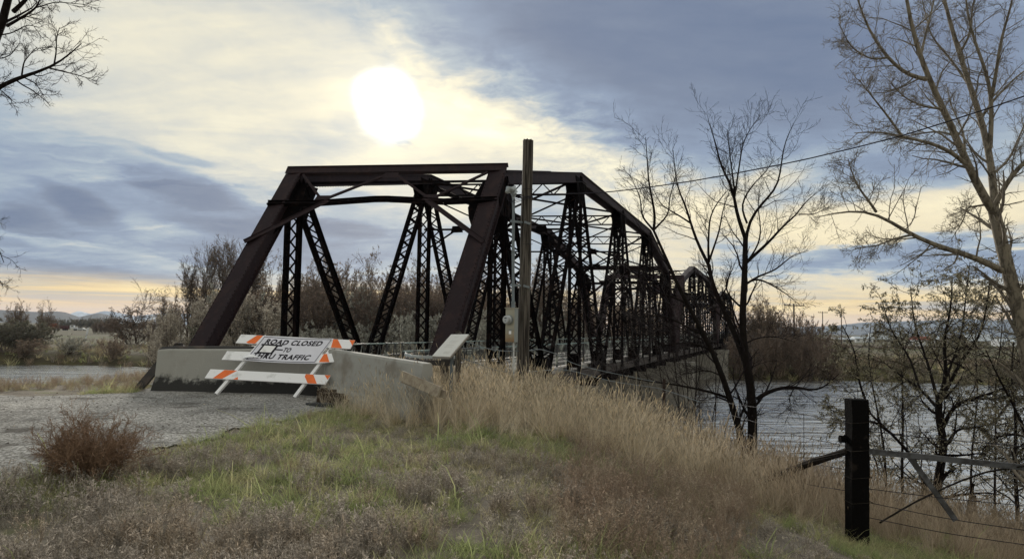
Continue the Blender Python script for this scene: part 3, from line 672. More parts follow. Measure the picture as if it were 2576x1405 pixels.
# ------------------------------------------------------------------ guard rails, stump, rubber foot, boards
M_guard = material('dark_guard_rail', (.035, .032, .03), .6, col2=(.08, .06, .05), fac=(.5, .7), fac_scale=3, spec=.4)
M_galv = material('galvanised_steel', (.34, .37, .38), .45, var=.15, var_scale=5, spec=.5, metal=.3)
M_wood = material('grey_weathered_wood', (.17, .15, .13), .9, col2=(.085, .075, .065), fac=(.42, .6), fac_scale=9, bump=.004, bump_scale=60, spec=.15)
def wood_fn(k, pos, c):
    g = k.noise(k.mapping(pos, scale=(26, 26, .9)), 1.4, 4, .6)
    c = k.mix(k.mr(g, .42, .6), c, (.028, .024, .021))
    return k.mix(k.mr(k.noise(k.mapping(pos, scale=(9, 9, .5)), 1., 4), .58, .72), c, (.21, .185, .155))
M_pole = material('weathered_pole_wood', (.125, .11, .095), .9, bump=.012, bump_scale=22, spec=.15, fn=wood_fn)
def wbeam(root, pts, mat, flip=False):
    prof = [(0, .15), (.035, .11), (.035, .06), (0, .02), (0, -.02), (.035, -.06), (.035, -.11), (0, -.15)]
    m = MB(); rings = []
    for i, p_ in enumerate(pts):
        p_ = Vector(p_); d = (Vector(pts[min(i + 1, len(pts) - 1)]) - Vector(pts[max(i - 1, 0)])).normalized(); s_ = Vector((d.y, -d.x, 0)).normalized()
        rings.append([p_ + s_ * a + Vector((0, 0, b_)) for a, b_ in prof] + [p_ + s_ * (a - .005) + Vector((0, 0, b_)) for a, b_ in prof[::-1]])
    n = 16; vs = [v for r_ in rings for v in r_]
    m.add(vs, [(i * n + j, i * n + (j + 1) % n, (i + 1) * n + (j + 1) % n, (i + 1) * n + j) for i in range(len(pts) - 1) for j in range(n)] + [tuple(range(n))[::-1], tuple((len(pts) - 1) * n + j for j in range(n))])
    return m.build('rail_beam', mat, root)
g = empty('guard_rail', (-8.2, 16.4, hz(-8.2, 16.4)), 0, label='dark guard rail running behind the blackened concrete barrier', cat='guard rail', group='guard rails at the bridge end')
def gl(x, y, zr): return Vector((x + 8.2, y - 16.4, EYE + zr - hz(-8.2, 16.4)))
wbeam(g, [gl(-7.22, 15.2, -.68), gl(-7.18, 15.32, -.62), gl(-7.05, 15.55, -.60), gl(-6.2, 16.1, -.60), gl(-4.6, 16.6, -.60)], M_guard)
m = MB(); m.beam(gl(-7.16, 15.45, -.66), gl(-7.62, 15.2, -1.38), .10, .15, (0, 1, 0)); m.build('sloping_end', M_guard, g)
for x, y in ((-7.0, 16.15), (-5.6, 16.6)):
    m = MB(); m.box(gl(x, y, -1.0), (.15, .2, .95)); m.build('post', M_guard, g)
m = MB(); m.tube([gl(-7.2, 16.1, -.48), gl(-7.2, 16.1, -.40)], [.13, .09], 10); m.build('post_cap', M_guard, g)
g = empty('guard_rail', (-1.6, 13.6, hz(-1.6, 13.6)), 0, label='short curved galvanised guard rail end beside the slanted white panel', cat='guard rail', group='guard rails at the bridge end')
o_ = Vector((1.6, -13.6, EYE - hz(-1.6, 13.6)))
m = MB(); pl = [Vector(v) + o_ for v in ((-1.98, 13.9, -.47), (-1.93, 13.6, -.49), (-1.78, 13.42, -.51), (-1.55, 13.34, -.52), (-1.25, 13.34, -.52), (-1.0, 13.5, -.52))]
for a, b_ in zip(pl, pl[1:]): m.beam(a, b_, .012, .055, (0, 1, 0)); m.beam(a - Vector((0, -.02, .10)), b_ - Vector((0, -.02, .10)), .012, .10, (0, 1, 0), mi=1)
m.build('rail_beam', [M_galv, M_guard], g)
m = MB(); m.box(Vector((-1.2, 13.55, -1.0)) + o_, (.14, .16, .95)); m.build('post', M_wood, g)

st = at(838, 1000, 13.25); st.z = hz(st.x, st.y)
M_stump = material('splintered_timber', (.15, .125, .10), .95, col2=(.05, .035, .025), fac=(.42, .55), fac_scale=14, bump=.01, bump_scale=40, spec=.1)
m = MB(); rr = random.Random(3)
for i in range(26):
    x = -.24 + .5 * rr.random(); y = -.09 + .18 * rr.random(); h = .30 * (1 - max(0, x) * 2.2) * (.72 + .4 * rr.random()); h = max(h, .07)
    m.beam((x, y, 0), (x + rr.uniform(-.01, .01), y + rr.uniform(-.01, .01), h), .06 + .04 * rr.random(), .05 + .04 * rr.random(), (1, .2, 0))
o = m.build('timber_stump', M_stump); o.location = st; o.rotation_euler = (0, 0, R(-18)); tag(o, 'rotten splintered timber stub standing in front of the pale barrier', 'timber')
rbp = at(803, 1004, 12.95); rbp.z = hz(rbp.x, rbp.y) + .015
M_rubber = material('black_rubber', (.022, .024, .025), .6, spec=.4)
m = MB(); A_ = [(math.cos(R(a)) * .26, math.sin(R(a)) * .15) for a in range(0, 360, 30)]; B_ = [(.10 * math.cos(R(a)), .07 * math.sin(R(a))) for a in range(0, 360, 30)]
vs = [(x, y, 0) for x, y in A_] + [(x * .92, y * .9, .05) for x, y in A_] + [(x, y, .055) for x, y in B_] + [(x, y, .0) for x, y in B_]
m.add(vs, [(r_ * 12 + i, r_ * 12 + (i + 1) % 12, (r_ + 1) * 12 + (i + 1) % 12, (r_ + 1) * 12 + i) for r_ in range(3) for i in range(12)])
o = m.build('rubber_base', M_rubber); o.location = rbp; o.rotation_euler = (0, 0, R(-8)); tag(o, 'black rubber barricade foot lying flat on the road edge by the timber stub', 'rubber base')
m = MB(); a, b_ = at(1009, 944, 11.9), at(1106, 986, 11.3); m.beam(a, b_, .04, .16, (0, 1, 0)); m.beam(a + Vector((.02, .05, -.06)), b_ + Vector((.1, .06, -.05)), .03, .12, (0, 1, 0))
c_ = (a + b_) / 2; o = MB(); o.v = [tuple(Vector(v) - c_) for v in m.v]; o.f = m.f; o.mi = m.mi
o = o.build('weathered_board', material('pale_bleached_wood', (.36, .31, .24), .9, col2=(.27, .22, .17), fac=(.45, .65), fac_scale=12, spec=.1)); o.location = c_; tag(o, 'pale bleached board leaning in the tall grass in front of the angled barrier', 'board')
# loose stones on the road edge and in the weeds
M_stone = material('pale_stone', (.30, .28, .25), .9, var=.3, var_scale=6, bump=.004, bump_scale=60)
def rock_mesh(seed):
    rr = np.random.default_rng(seed); m = MB(); n = 6
    for r_, z, q in ((.7, -.3, 1), (1, .05, 1), (.8, .4, 1), (.3, .6, 1)):
        for j in range(n): m.v.append((r_ * math.cos(j * 1.047 + r_) * rr.uniform(.8, 1.15), r_ * math.sin(j * 1.047 + r_) * rr.uniform(.6, .95), z * rr.uniform(.8, 1.1)))
    m.f = [(i * n + j, i * n + (j + 1) % n, (i + 1) * n + (j + 1) % n, (i + 1) * n + j) for i in range(3) for j in range(n)] + [tuple(3 * n + j for j in range(n))]; m.mi = [0] * len(m.f)
    return m.data('stone', M_stone)
rocks = [rock_mesh(i) for i in range(3)]
for i, (x, y, s_, lb) in enumerate(((1880 / 1.0, 1070, .035, None), (1246, 1054, .04, None), (788, 1000, .05, None), (878, 1058, .04, None), (1010, 1176, .05, None))):
    if i == 0: x, y = 1228, 1082
    q = at(x, y, 10); d = px_dir(x, y); tt = 2.
    while EYE + d.z * tt > hz(d.x * tt, d.y * tt) and tt < 60: tt += .03
    labs = ['small pale stone in short grass right of the picture centre below the tall grass', 'pale stone at the edge of the tall dry grass', 'small pale rock at the foot of the barrier joint by the stump', 'pale stone at the ragged road edge in front of the stump', 'pale stone among the dark weeds in the middle foreground']
    o = link('stone', rocks[i % 3]); o.location = (d.x * tt, d.y * tt, hz(d.x * tt, d.y * tt) + s_ * .2); o.scale = (s_, s_, s_ * .8); o.rotation_euler = (0, 0, i * 1.3)
    tag(o, labs[i], 'stone', 'loose pale stones on the verge')

# ------------------------------------------------------------------ information panel and wooden post
M_panel = material('sun_bleached_panel', (.62, .60, .55), .35, var=.06, var_scale=6, spec=.5)
M_paneledge = material('panel_frame', (.20, .18, .16), .6)
M_postmetal = material('grey_painted_post', (.12, .14, .155), .6, var=.2, var_scale=8)
M_faint = material('faded_print', (.50, .49, .46), .4)
pc = [at(1087, 894.8, 12.3), at(1130.6, 896.6, 12.0), at(1179, 840, 12.4), at(1135, 840.5, 12.7)]
cen = sum(pc, Vector()) / 4; bx, by = 12.2 * (1137 - 1288) / 1860, 12.2; gz = hz(bx, by)
pr = empty('information_panel', (bx, by, gz), 0, label='slanted blank looking white information panel on a grey post in the grass', cat='sign')
lc = [v - Vector((bx, by, gz)) for v in pc]; pn = (lc[1] - lc[0]).cross(lc[3] - lc[0]).normalized()
if pn.z < 0: pn = -pn
m = MB(); m.add(lc + [v - pn * .022 for v in lc], [(0, 1, 2, 3), (7, 6, 5, 4), (0, 4, 5, 1), (1, 5, 6, 2), (2, 6, 7, 3), (3, 7, 4, 0)]); m.build('panel', M_panel, pr)
m = MB(); e0 = [lc[0].lerp(lc[3], .0), lc[1].lerp(lc[2], .0)]
m.beam(lc[0] - pn * .03, lc[1] - pn * .03, .02, .03); m.beam(lc[1] - pn * .03, lc[2] - pn * .03, .02, .03); m.build('frame', M_paneledge, pr)
m = MB()
for f, a, b_ in ((.86, .35, .62), (.70, .28, .75), (.62, .30, .70), (.5, .25, .7), (.42, .25, .72), (.2, .5, .85), (.14, .5, .8)):
    p0, p1 = lc[0].lerp(lc[3], f), lc[1].lerp(lc[2], f); m.beam(p0.lerp(p1, a) + pn * .001, p0.lerp(p1, b_) + pn * .001, .008, .001, (0, 1, 0))
m.build('faded_print', M_faint, pr)
top = (lc[0] + lc[1] + lc[2] + lc[3]) / 4 - pn * .03
m = MB(); m.beam((0, 0, -.3), (top.x + .02, top.y, top.z - .02), .05, .05); m.build('post', M_postmetal, pr)
wp = Vector((13.3 * (1156 - 1288) / 1860, 13.3, 0)); wp.z = hz(wp.x, wp.y)
m = MB(); rr = random.Random(5); m.tube([(0, 0, -.3), (.0, 0, .5), (.005, 0, 1.0), (.0, 0, EYE - wp.z - .09), (0, 0, EYE - wp.z - .05)], [.062, .06, .058, .06, .045], 10)
o = m.build('wooden_post', M_pole, smooth=False); o.location = wp; tag(o, 'short grey wooden post standing right behind the slanted panel', 'post')

# ------------------------------------------------------------------ utility pole with meter
PB = Vector((14 * (1317 - 1288) / 1860, 14.0, 0)); PB.z = hz(PB.x, PB.y); ph = EYE + 3.62 - PB.z
pole = empty('utility_pole', PB, 0, label='old weathered wooden pole with electric meter in front of the bridge', cat='pole')
V = []; Fc = []; NS = 22; NZ = 46; rs = np.random.default_rng(4); prf = rs.uniform(-.009, .009, NS)
for i in range(NZ + 1):
    z = -.4 + (ph + .4) * i / NZ; r0 = .112 - .018 * max(0, z) / ph
    for j in range(NS):
        a = j / NS * 2 * math.pi; dr = prf[j] * (1 + .5 * math.sin(z * 3 + j)) + .006 * (float(vnoise(j * 1.3, z * 2.0, .8, 3)) - .5)
        V.append((math.cos(a) * (r0 + dr) + .05 * (z / ph) - .0, math.sin(a) * (r0 + dr), z + (.02 * math.sin(j * 2.1) if i == NZ else 0)))
Fc = [(i * NS + j, i * NS + (j + 1) % NS, (i + 1) * NS + (j + 1) % NS, (i + 1) * NS + j) for i in range(NZ) for j in range(NS)] + [tuple(NZ * NS + j for j in range(NS))]
m = MB(); m.add(V, Fc); m.build('pole_shaft', M_pole, pole)
M_box = material('grey_meter_box', (.27, .29, .28), .5, spec=.4, fn=lambda k, pos, c: c)
def face_fn(k, pos, c):
    s = k.n('ShaderNodeSeparateXYZ'); k.put(s.inputs[0], pos)
    return k.mix(k.mr(k.m('ADD', s.outputs[2], k.m('MULTIPLY', k.noise(pos, 9, 3), .25)), 1.62, 1.40), c, (.26, .17, .09))
M_boxface = material('stained_meter_face', (.36, .34, .27), .6, fn=face_fn)
M_glass = material('meter_glass', (.42, .44, .45), .12, spec=.6); M_dark = material('dark_dial', (.03, .03, .03), .4)
M_pvc = material('white_conduit', (.55, .56, .56), .5); M_cond = material('grey_conduit', (.17, .20, .22), .45, spec=.5)
def lp(x, y, Y=13.78): return at(x, y, Y) - PB
bc = lp(1287, 817.5, 13.8); RZ = Matrix.Rotation(R(-36), 4, 'Z'); BM = Matrix.Translation(bc) @ RZ
m = MB(); m.box((0, .008, 0), (.20, .114, .63), M=BM); m.build('meter_box', M_box, pole)
m = MB(); m.box((0, -.054, 0), (.196, .008, .62), M=BM); m.box((0, .0, .318), (.22, .15, .012), M=BM); m.build('cover', M_boxface, pole)
m = MB(); m.box((0, -.0595, -.08), (.16, .006, .012), M=BM); m.box((.02, -.0615, -.09), (.04, .008, .03), M=BM); m.build('latch', M_box, pole)
m = MB(); m.box((.01, -.0595, -.135), (.055, .003, .06), M=BM); m.build('sticker', M_white, pole)
Y90 = Matrix.Rotation(R(90), 4, 'X'); mc = BM @ Matrix.Translation((-.01, -.058, .10)) @ Y90
m = MB(); m.tube([(0, 0, 0), (0, 0, .02)], .092, 20); m.tube([(0, 0, .02), (0, 0, .04)], .086, 20); ring = m; ring.v = [tuple(mc @ Vector(v)) for v in ring.v]; ring.build('meter_ring', M_box, pole)
m = MB(); m.tube([(0, 0, .04), (0, 0, .11), (0, 0, .125)], [.078, .075, .06], 20); m.v = [tuple(mc @ Vector(v)) for v in m.v]; met = m.build('electric_meter', M_glass, pole, smooth=False)
m = MB(); m.box((0, .028, .1262), (.05, .018, .002)); m.box((0, -.02, .1262), (.03, .012, .002)); m.v = [tuple(mc @ Vector(v)) for v in m.v]; m.build('dial', M_dark, met)
m = MB(); m.tube([lp(1291, 775), lp(1291, 640), lp(1292, 500)], .030, 12); m.build('conduit', M_cond, pole)
m = MB(); m.tube([lp(1291, 776), lp(1291, 758)], .042, 12); m.tube([lp(1291, 640), lp(1291, 632)], .038, 12); m.build('conduit_coupling', M_cond, pole)
m = MB(); m.tube([lp(1292, 860), lp(1292, 905), lp(1290, 1010)], .019, 10); m.tube([lp(1291, 915), lp(1290.5, 950)], .028, 10); m.build('ground_conduit', M_pvc, pole)
m = MB(); wh = lp(1292, 500); m.tube([wh, wh + Vector((0, 0, .10))], [.032, .06], 12); m.tube([wh + Vector((.015, 0, .10)), wh + Vector((-.02, -.02, .17)), wh + Vector((-.10, -.07, .16)), wh + Vector((-.13, -.09, .10))], [.075, .085, .07, .04], 10); m.build('weatherhead', M_galv, pole)
for yy in (556, 717):
    m = MB(); q = lp(1291, yy); m.beam(q + Vector((-.04, .0, 0)), Vector((.06, .03, q.z)), .05, .035, (0, 1, 0)); m.tube([q + Vector((0, 0, -.03)), q + Vector((0, 0, .03))], .037, 10); m.beam(Vector((.0, -.12, q.z)), Vector((.11, -.09, q.z - .03)), .03, .04, (0, 1, 0)); m.build('strap', M_cond, pole)
m = MB(); q = wh
for k_ in range(3): m.tube([q + Vector((-.1, -.06, .12)), q + Vector((-.12 + k_ * .03, -.08, -.03 - k_ * .03)), q + Vector((.02 + .02 * k_, -.08, -.09 + k_ * .04)), Vector((.14, -.12, q.z + .05 + k_ * .02)), Vector((.16, -.08, q.z + .03))], .006, 5)
m.build('loop_wire', M_black, pole)
m = MB()
for zz in (ph - .95, ph - 1.1, ph - 2.0): m.tube([(.05 + math.cos(a) * .112, math.sin(a) * .112, zz + .01 * math.sin(a)) for a in np.linspace(0, 6.4, 22)], .004, 4, cap=False)
m.build('wire_wrap', M_black, pole)
def wire(name, pts, r_, mat, label, cat, group=None, n=5, seg=10):
    P_ = []
    for a, b_, in zip(pts, pts[1:]):
        for i in range(seg): P_.append(a.lerp(b_, i / seg))
    P_.append(pts[-1]); 
    for _ in range(seg): P_ = [P_[0]] + [(P_[i - 1] + P_[i] * 2 + P_[i + 1]) / 4 for i in range(1, len(P_) - 1)] + [P_[-1]]
    o_ = P_[0].copy(); m = MB(); m.tube([p_ - o_ for p_ in P_], r_, n); o = m.build(name, mat, smooth=True); o.location = o_; tag(o, label, cat, group); return o
wire('overhead_wire', [at(1335, 488, 13.95), at(1425, 488, 13.6), at(1532, 484, 13.2), at(1738, 457, 12.5), at(1995, 409, 11.7), at(2270, 343, 10.9), at(2576, 244, 10.1), at(2900, 120, 9.2)], .010, M_black, 'black service wire sagging from the old pole up to the right', 'wire')
wire('fence_wire', [at(1163, 856, 13.3), at(1230, 878, 13.4), at(1270, 883, 13.5), at(1325, 882, 14.2), at(1360, 877, 14.8), at(1400, 890, 15.2), at(1440, 914, 15.6), at(1520, 934, 16), at(1660, 962, 17)], .008, M_cond, 'rusty fence wire drooping from the short post past the meter pole', 'wire', 'old fence wires')
wire('fence_wire', [at(1160, 900, 13.3), at(1210, 917, 13.4), at(1250, 932, 13.5), at(1300, 938, 13.8), at(1420, 926, 15), at(1540, 960, 16), at(1660, 975, 17), at(1760, 1010, 16)], .008, M_cond, 'lower rusty fence wire drooping below the meter box', 'wire', 'old fence wires')

# ------------------------------------------------------------------ corner fence post, braces and barbed wires
M_tie = material('creosoted_timber', (.005, .0045, .0045), .9, col2=(.020, .016, .014), fac=(.6, .75), fac_scale=7, bump=.01, bump_scale=30, spec=.05)
M_log = material('dark_log', (.022, .018, .015), .9, col2=(.045, .036, .03), fac=(.5, .65), fac_scale=9, bump=.006, bump_scale=40, spec=.15)
fp = at(2156, 1330, 9.3); fp.z = hz(fp.x, fp.y)
H_ = at(2158, 1003, 9.3).z - fp.z
post = empty('corner_fence_post', fp, 0, label='thick black timber fence post in the right foreground', cat='fence post')
m = MB(); rr = random.Random(2); rows = []
for i in range(9):
    z = -.3 + (H_ + .3) * i / 8; e = .018 * (i - 4) / 8
    rows.append([(x * .115 + rr.uniform(-.006, .006) + .03 * i / 8, y * .10 + rr.uniform(-.006, .006), z) for x, y in ((-1, -1), (-.2, -1.05), (.85, -1), (1, -.5), (1, 1), (-1, 1))])
m.add([v for r_ in rows for v in r_], [(i * 6 + j, i * 6 + (j + 1) % 6, (i + 1) * 6 + (j + 1) % 6, (i + 1) * 6 + j) for i in range(8) for j in range(6)] + [tuple(48 + j for j in range(6))]); m.build('post', M_tie, post)
for z_ in (H_ - .28, H_ - .62, H_ - .95, H_ - 1.25): m = MB(); m.tube([(x * .125 + .02, y * .112, z_ + .01 * x) for x, y in ((-1, -1), (0, -1.02), (1, -1), (1.03, 0), (1, 1), (-1, 1), (-1, -1))], .0035, 4, cap=False); m.build('wire_loop', M_log, post)
m = MB(); m.box((.14, .02, at(2183, 1170, 9.3).z - fp.z), (.035, .10, .30)); m.build('side_block', M_log, post)
m = MB(); a = at(2128, 1105, 9.3) - fp; m.tube([a + Vector((-.06, .04, 0)), a + Vector((.06, .04, 0))], .05, 8); m.build('log_stub', M_tie, post)
a, b_ = at(2134, 1133, 9.35), at(1905, 1212, 11.6)
m = MB(); m.tube([(0, 0, 0), (b_ - a) * .33 + Vector((0, 0, .015)), (b_ - a) * .66, b_ - a, (b_ - a) * 1.25], [.046, .052, .055, .058, .06], 9); o = m.build('brace_log', M_log); o.location = a; tag(o, 'dark brace log slanting down left from the black fence post into weeds', 'log')
a, b_ = at(2186, 1134, 9.2), at(2780, 1196, 8.2)
m = MB(); m.beam((0, 0, 0), b_ - a, .04, .065, (0, 1, 0)); o = m.build('fence_rail', material('grey_board', (.10, .10, .105), .85, col2=(.05, .048, .048), fac=(.4, .6), fac_scale=8, spec=.2)); o.location = a; tag(o, 'long grey board rail running right from the black fence post', 'fence rail')
a, b_ = at(2282, 1140, 9.25), at(2404, 1308, 9.0)
m = MB(); m.beam((0, 0, 0), b_ - a, .062, .028, (1, 0, 1)); o = m.build('hanging_board', bpy.data.materials['grey_board']); o.location = a; tag(o, 'short grey board dangling at an angle below the board rail', 'board')
wire('twisted_wire', [at(2212, 1314, 9.3), at(2300, 1262, 9.2), at(2400, 1215, 9.1), at(2480, 1185, 8.8), at(2600, 1168, 8.4)], .012, M_log, 'twisted bracing wire rising right across the hanging board', 'wire')
for i, (y0, xl_, yl, lab) in enumerate(((1072, 1667, 985, 'top'), (1128, 1667, 1012, 'second'), (1187, 1667, 1040, 'third'), (1240, 1700, 1075, 'lowest'))):
    wire('barbed_wire', [at(2134, y0 - 6, 9.32), at(2000, y0 - 36 + i * 3, 11), at(1850, yl + 32, 13.6), at(xl_, yl, 17)], .0045, M_black, ['top', 'second', 'third', 'lowest'][i] + ' of the four barbed wires strung left from the black fence post', 'barbed wire', 'barbed wires of the river fence', 4)
for i, (y0, y1) in enumerate(((1083, 1112), (1228, 1262), (1262, 1330), (1300, 1366))):
    wire('barbed_wire', [at(2182, y0, 9.25), at(2380, (y0 + y1) / 2 + 8, 8.8), at(2700, y1 + 20, 8.1)], .0045, M_black, ['topmost', 'second', 'third', 'lowest'][i] + ' of the four barbed wires running right from the black fence post', 'barbed wire', 'barbed wires of the river fence', 4)
wire('stay_wire', [at(2022, 1042, 10.8), at(2022, 1170, 10.8)], .004, M_black, 'thin upright stay wire between the barbed wires left of the post', 'wire')
tp = at(1667, 1100, 17.0); tp.z = hz(tp.x, tp.y)
m = MB(); h_ = at(1667, 952, 17.0).z - tp.z; m.beam((0, 0, -.2), (.03, 0, h_), .07, .03, (1, 0, 0)); m.beam((0, .02, -.2), (.03, .02, h_), .014, .05, (1, 0, 0)); o = m.build('steel_fence_post', material('rusty_fence_post', (.035, .022, .018), .8)); o.location = tp; tag(o, 'thin rusty steel fence post rising from the tall grass before the pier', 'fence post')

# ------------------------------------------------------------------ distant things
def far_ground(x, Y): X_ = Y * (x - 1288) / 1860; return Vector((X_, Y, hz(X_, Y)))
M_red = material('red_paint', (.32, .035, .015), .6, var=.15, var_scale=.5); M_dkred = material('dark_red_paint', (.085, .035, .035), .7); M_tyre = material('tyre_rubber', (.02, .02, .02), .8)
M_farwhite = material('far_white_wall', (.62, .63, .64), .7); M_farroof = material('pale_metal_roof', (.52, .56, .60), .5, spec=.4); M_win = material('dark_window', (.03, .035, .04), .2, spec=.6)
g0 = far_ground(160, 430)
tr = empty('farm_truck', g0, R(8), label='farm truck with bright red box and white cab parked far across the river', cat='truck')
m = MB(); m.box((-4.6, 0, 2.3), (3.6, 2.6, 2.9)); m.build('cargo_box', M_red, tr)
m = MB(); m.box((.9, 0, 1.7), (7.2, 2.4, 1.9)); [m.box((x, -1.22, 2.0), (.12, .08, 2.4)) for x in np.arange(-2.4, 4.5, .9)]; m.build('stake_bed', M_dkred, tr)
m = MB(); m.prism([(4.9, -1.1), (7.0, -1.1), (7.0, 1.1), (4.9, 1.1)], 1.0, 3.0); m.prism([(7.0, -1), (8.6, -1), (8.6, 1), (7.0, 1)], .9, 1.9); m.build('cab', M_farwhite, tr)
m = MB(); m.box((6.2, -1.12, 2.4), (1.0, .03, .6)); m.build('window', M_win, tr)
for x in (-5.4, -4.2, 1.5, 2.7, 7.5):
    for s_ in (-1, 1): m = MB(); m.tube([(x, s_ * 1.1 - .15, .5), (x, s_ * 1.1 + .15, .5)], .5, 12); m.build('wheel', M_tyre, tr)
def car(px, Y, mat, label, rz=0):
    c = empty('parked_car', far_ground(px, Y), R(rz), label=label, cat='car', group='vehicles parked across the river')
    m = MB(); Mx = Matrix.Translation((0, .85, 0)) @ Matrix.Rotation(R(90), 4, 'X'); m.prism([(-2.2, .35), (2.2, .35), (2.25, .8), (1.3, .95), (.7, 1.45), (-1.3, 1.45), (-2.1, .95)], 0, 1.7, M=Mx); m.build('body', mat, c)
    m = MB(); m.box((-.3, -.86, 1.15), (1.8, .02, .35)); m.build('window', M_win, c)
    for x in (-1.4, 1.4):
        for s_ in (-1, 1): m = MB(); m.tube([(x, s_ * .75 - .1, .34), (x, s_ * .75 + .1, .34)], .34, 10); m.build('wheel', M_tyre, c)
car(212, 430, M_farwhite, 'small white car parked right of the red farm truck'); car(203, 440, M_tyre, 'small dark car parked between the farm truck and the white car', 20)
def house(px0, px1, ytop, ybot, Y, label, wall, roof, gable=False, n_win=3, name='low_building', cat='building', rh=None):
    a, b_ = at(px0, ybot, Y), at(px1, ybot, Y); zt = at((px0 + px1) / 2, ytop, Y).z; cx = (a.x + b_.x) / 2; z0 = hz(cx, Y); W_ = b_.x - a.x; Hh = max(zt - z0, 2.4); D_ = max(7., W_ * .4); rh = rh or Hh * .35
    r_ = empty(name, (cx, Y, z0), 0, label=label, cat=cat, group='low buildings on the right far side'); wh_ = Hh - rh
    m = MB(); m.box((0, D_ / 2, wh_ / 2 - .2), (W_, D_, wh_ + .4)); m.build('wall', wall, r_)
    m = MB()
    if gable: m.add([(-W_ * .55, -.5, wh_), (W_ * .55, -.5, wh_), (W_ * .55, D_ + .5, wh_), (-W_ * .55, D_ + .5, wh_), (0, -.5, Hh), (0, D_ + .5, Hh)], [(0, 1, 4), (2, 3, 5), (1, 2, 5, 4), (3, 0, 4, 5), (0, 3, 2, 1)])
    else: m.add([(-W_ * .52, -.5, wh_), (W_ * .52, -.5, wh_), (W_ * .52, D_ + .5, wh_), (-W_ * .52, D_ + .5, wh_), (-W_ * .5, D_ / 2, Hh), (W_ * .5, D_ / 2, Hh)], [(0, 1, 5, 4), (2, 3, 4, 5), (1, 2, 5), (3, 0, 4), (0, 3, 2, 1)])
    m.build('roof', roof, r_)
    for i in range(n_win): m = MB(); m.box((-W_ / 2 + W_ * (i + .5) / n_win, -.01, wh_ * .55), (min(1.3, W_ / n_win * .4), .06, wh_ * .35)); m.build('window', M_win, r_)
M_tan = material('tan_wall', (.30, .26, .22), .8); M_dkroof = material('dark_shingle_roof', (.07, .07, .08), .9); M_redroof = material('rust_red_roof', (.28, .07, .05), .8); M_beige = material('beige_wall', (.40, .37, .32), .8)
house(2099, 2150, 849, 861, 400, 'long low beige shed left of the pale roofed sheds across the river', M_beige, M_farroof); house(2152, 2196, 846, 861, 420, 'low pale shed second from the left across the river', M_farwhite, M_farroof)
house(2193, 2241, 837, 862, 440, 'taller shed with broad pale metal roof across the river', M_beige, M_farroof, rh=4.); house(2306, 2349, 846, 871, 330, 'small white building with rust red roof across the river', M_farwhite, M_redroof, n_win=2)
house(2352, 2384, 845, 871, 340, 'plain white building right of the rust red roof', M_farwhite, M_farroof, n_win=2); house(2388, 2434, 839, 868, 330, 'tan gabled house with dark roof across the river', M_tan, M_dkroof, True, 3, 'gabled_house', 'house')
house(2438, 2506, 840, 864, 380, 'wide pale roofed barn right of the gabled house', M_beige, M_farroof, rh=3.5); house(2517, 2558, 852, 870, 350, 'low white shed nearest the right edge across the river', M_farwhite, M_farroof)
house(103, 133, 815, 828, 450, 'long low white roofed shed left of the red farm truck', M_dkroof, M_farroof, n_win=2)
M_pw = material('far_pole_wood', (.06, .045, .04), .9)
for i, (px, ytop, Y, arm, lab) in enumerate(((1998, 763, 122, 3.3, 'nearest and tallest power pole with long crossarm across the river'), (2070, 783, 235, 3.0, 'middle power pole with crossarm across the river'), (2117, 777, 240, 3.0, 'rightmost of the three power poles across the river'))):
    g0 = far_ground(px, Y); h_ = at(px, ytop, Y).z - g0.z; r_ = empty('power_pole', g0, 0, label=lab, cat='power pole', group='power poles across the river')
    m = MB(); m.tube([(0, 0, -.3), (0, 0, h_)], [.19, .12], 8); m.build('pole_shaft', M_pw, r_)
    m = MB(); m.box((0, -.18, h_ - .35 if i != 2 else h_ - 1.4), (arm, .12, .16)); m.build('crossarm', M_pw, r_)
    for x in (-.47, -.25, .25, .47): m = MB(); m.tube([(x * arm, -.18, h_ - .3 if i != 2 else h_ - 1.32), (x * arm, -.18, h_ - .05 if i != 2 else h_ - 1.05)], .06, 6); m.build('insulator', M_pw, r_)
a, b_ = at(214, 855, 190), at(228, 824, 192); m = MB(); a.z = hz(a.x, a.y); m.tube([(0, 0, 0), (b_.x - a.x, 1, b_.z - a.z)], .22, 7); o = m.build('leaning_white_post', M_farwhite); o.location = a; tag(o, 'white post leaning in the meadow across the river', 'post')
# ------------------------------------------------------------------ plants: growth helpers
def unit(a): return a / np.maximum(np.linalg.norm(a, axis=-1, keepdims=True), 1e-9)
def tubes(P, Rr, S):
    n, K, _ = P.shape; T = np.empty_like(P); T[:, 1:-1] = P[:, 2:] - P[:, :-2]; T[:, 0] = P[:, 1] - P[:, 0]; T[:, -1] = P[:, -1] - P[:, -2]; T = unit(T)
    ref = np.where(np.abs(T[..., 2:3]) < .8, np.array([0, 0, 1.]), np.array([1., 0, 0])); ref = np.repeat(ref[:, :1], K, 1)
    U = unit(np.cross(T, ref)); W_ = np.cross(T, U); a = np.arange(S) * 2 * np.pi / S
    V = P[:, :, None] + Rr[:, :, None, None] * (np.cos(a)[:, None] * U[:, :, None] + np.sin(a)[:, None] * W_[:, :, None])
    base = (np.arange(n) * K * S)[:, None, None] + (np.arange(K - 1) * S)[None, :, None]; j = np.arange(S)[None, None, :]; j2 = (j + 1) % S
    F_ = np.stack([base + j, base + j2, base + S + j2, base + S + j], -1).reshape(-1, 4)
    return V.reshape(-1, 3), F_
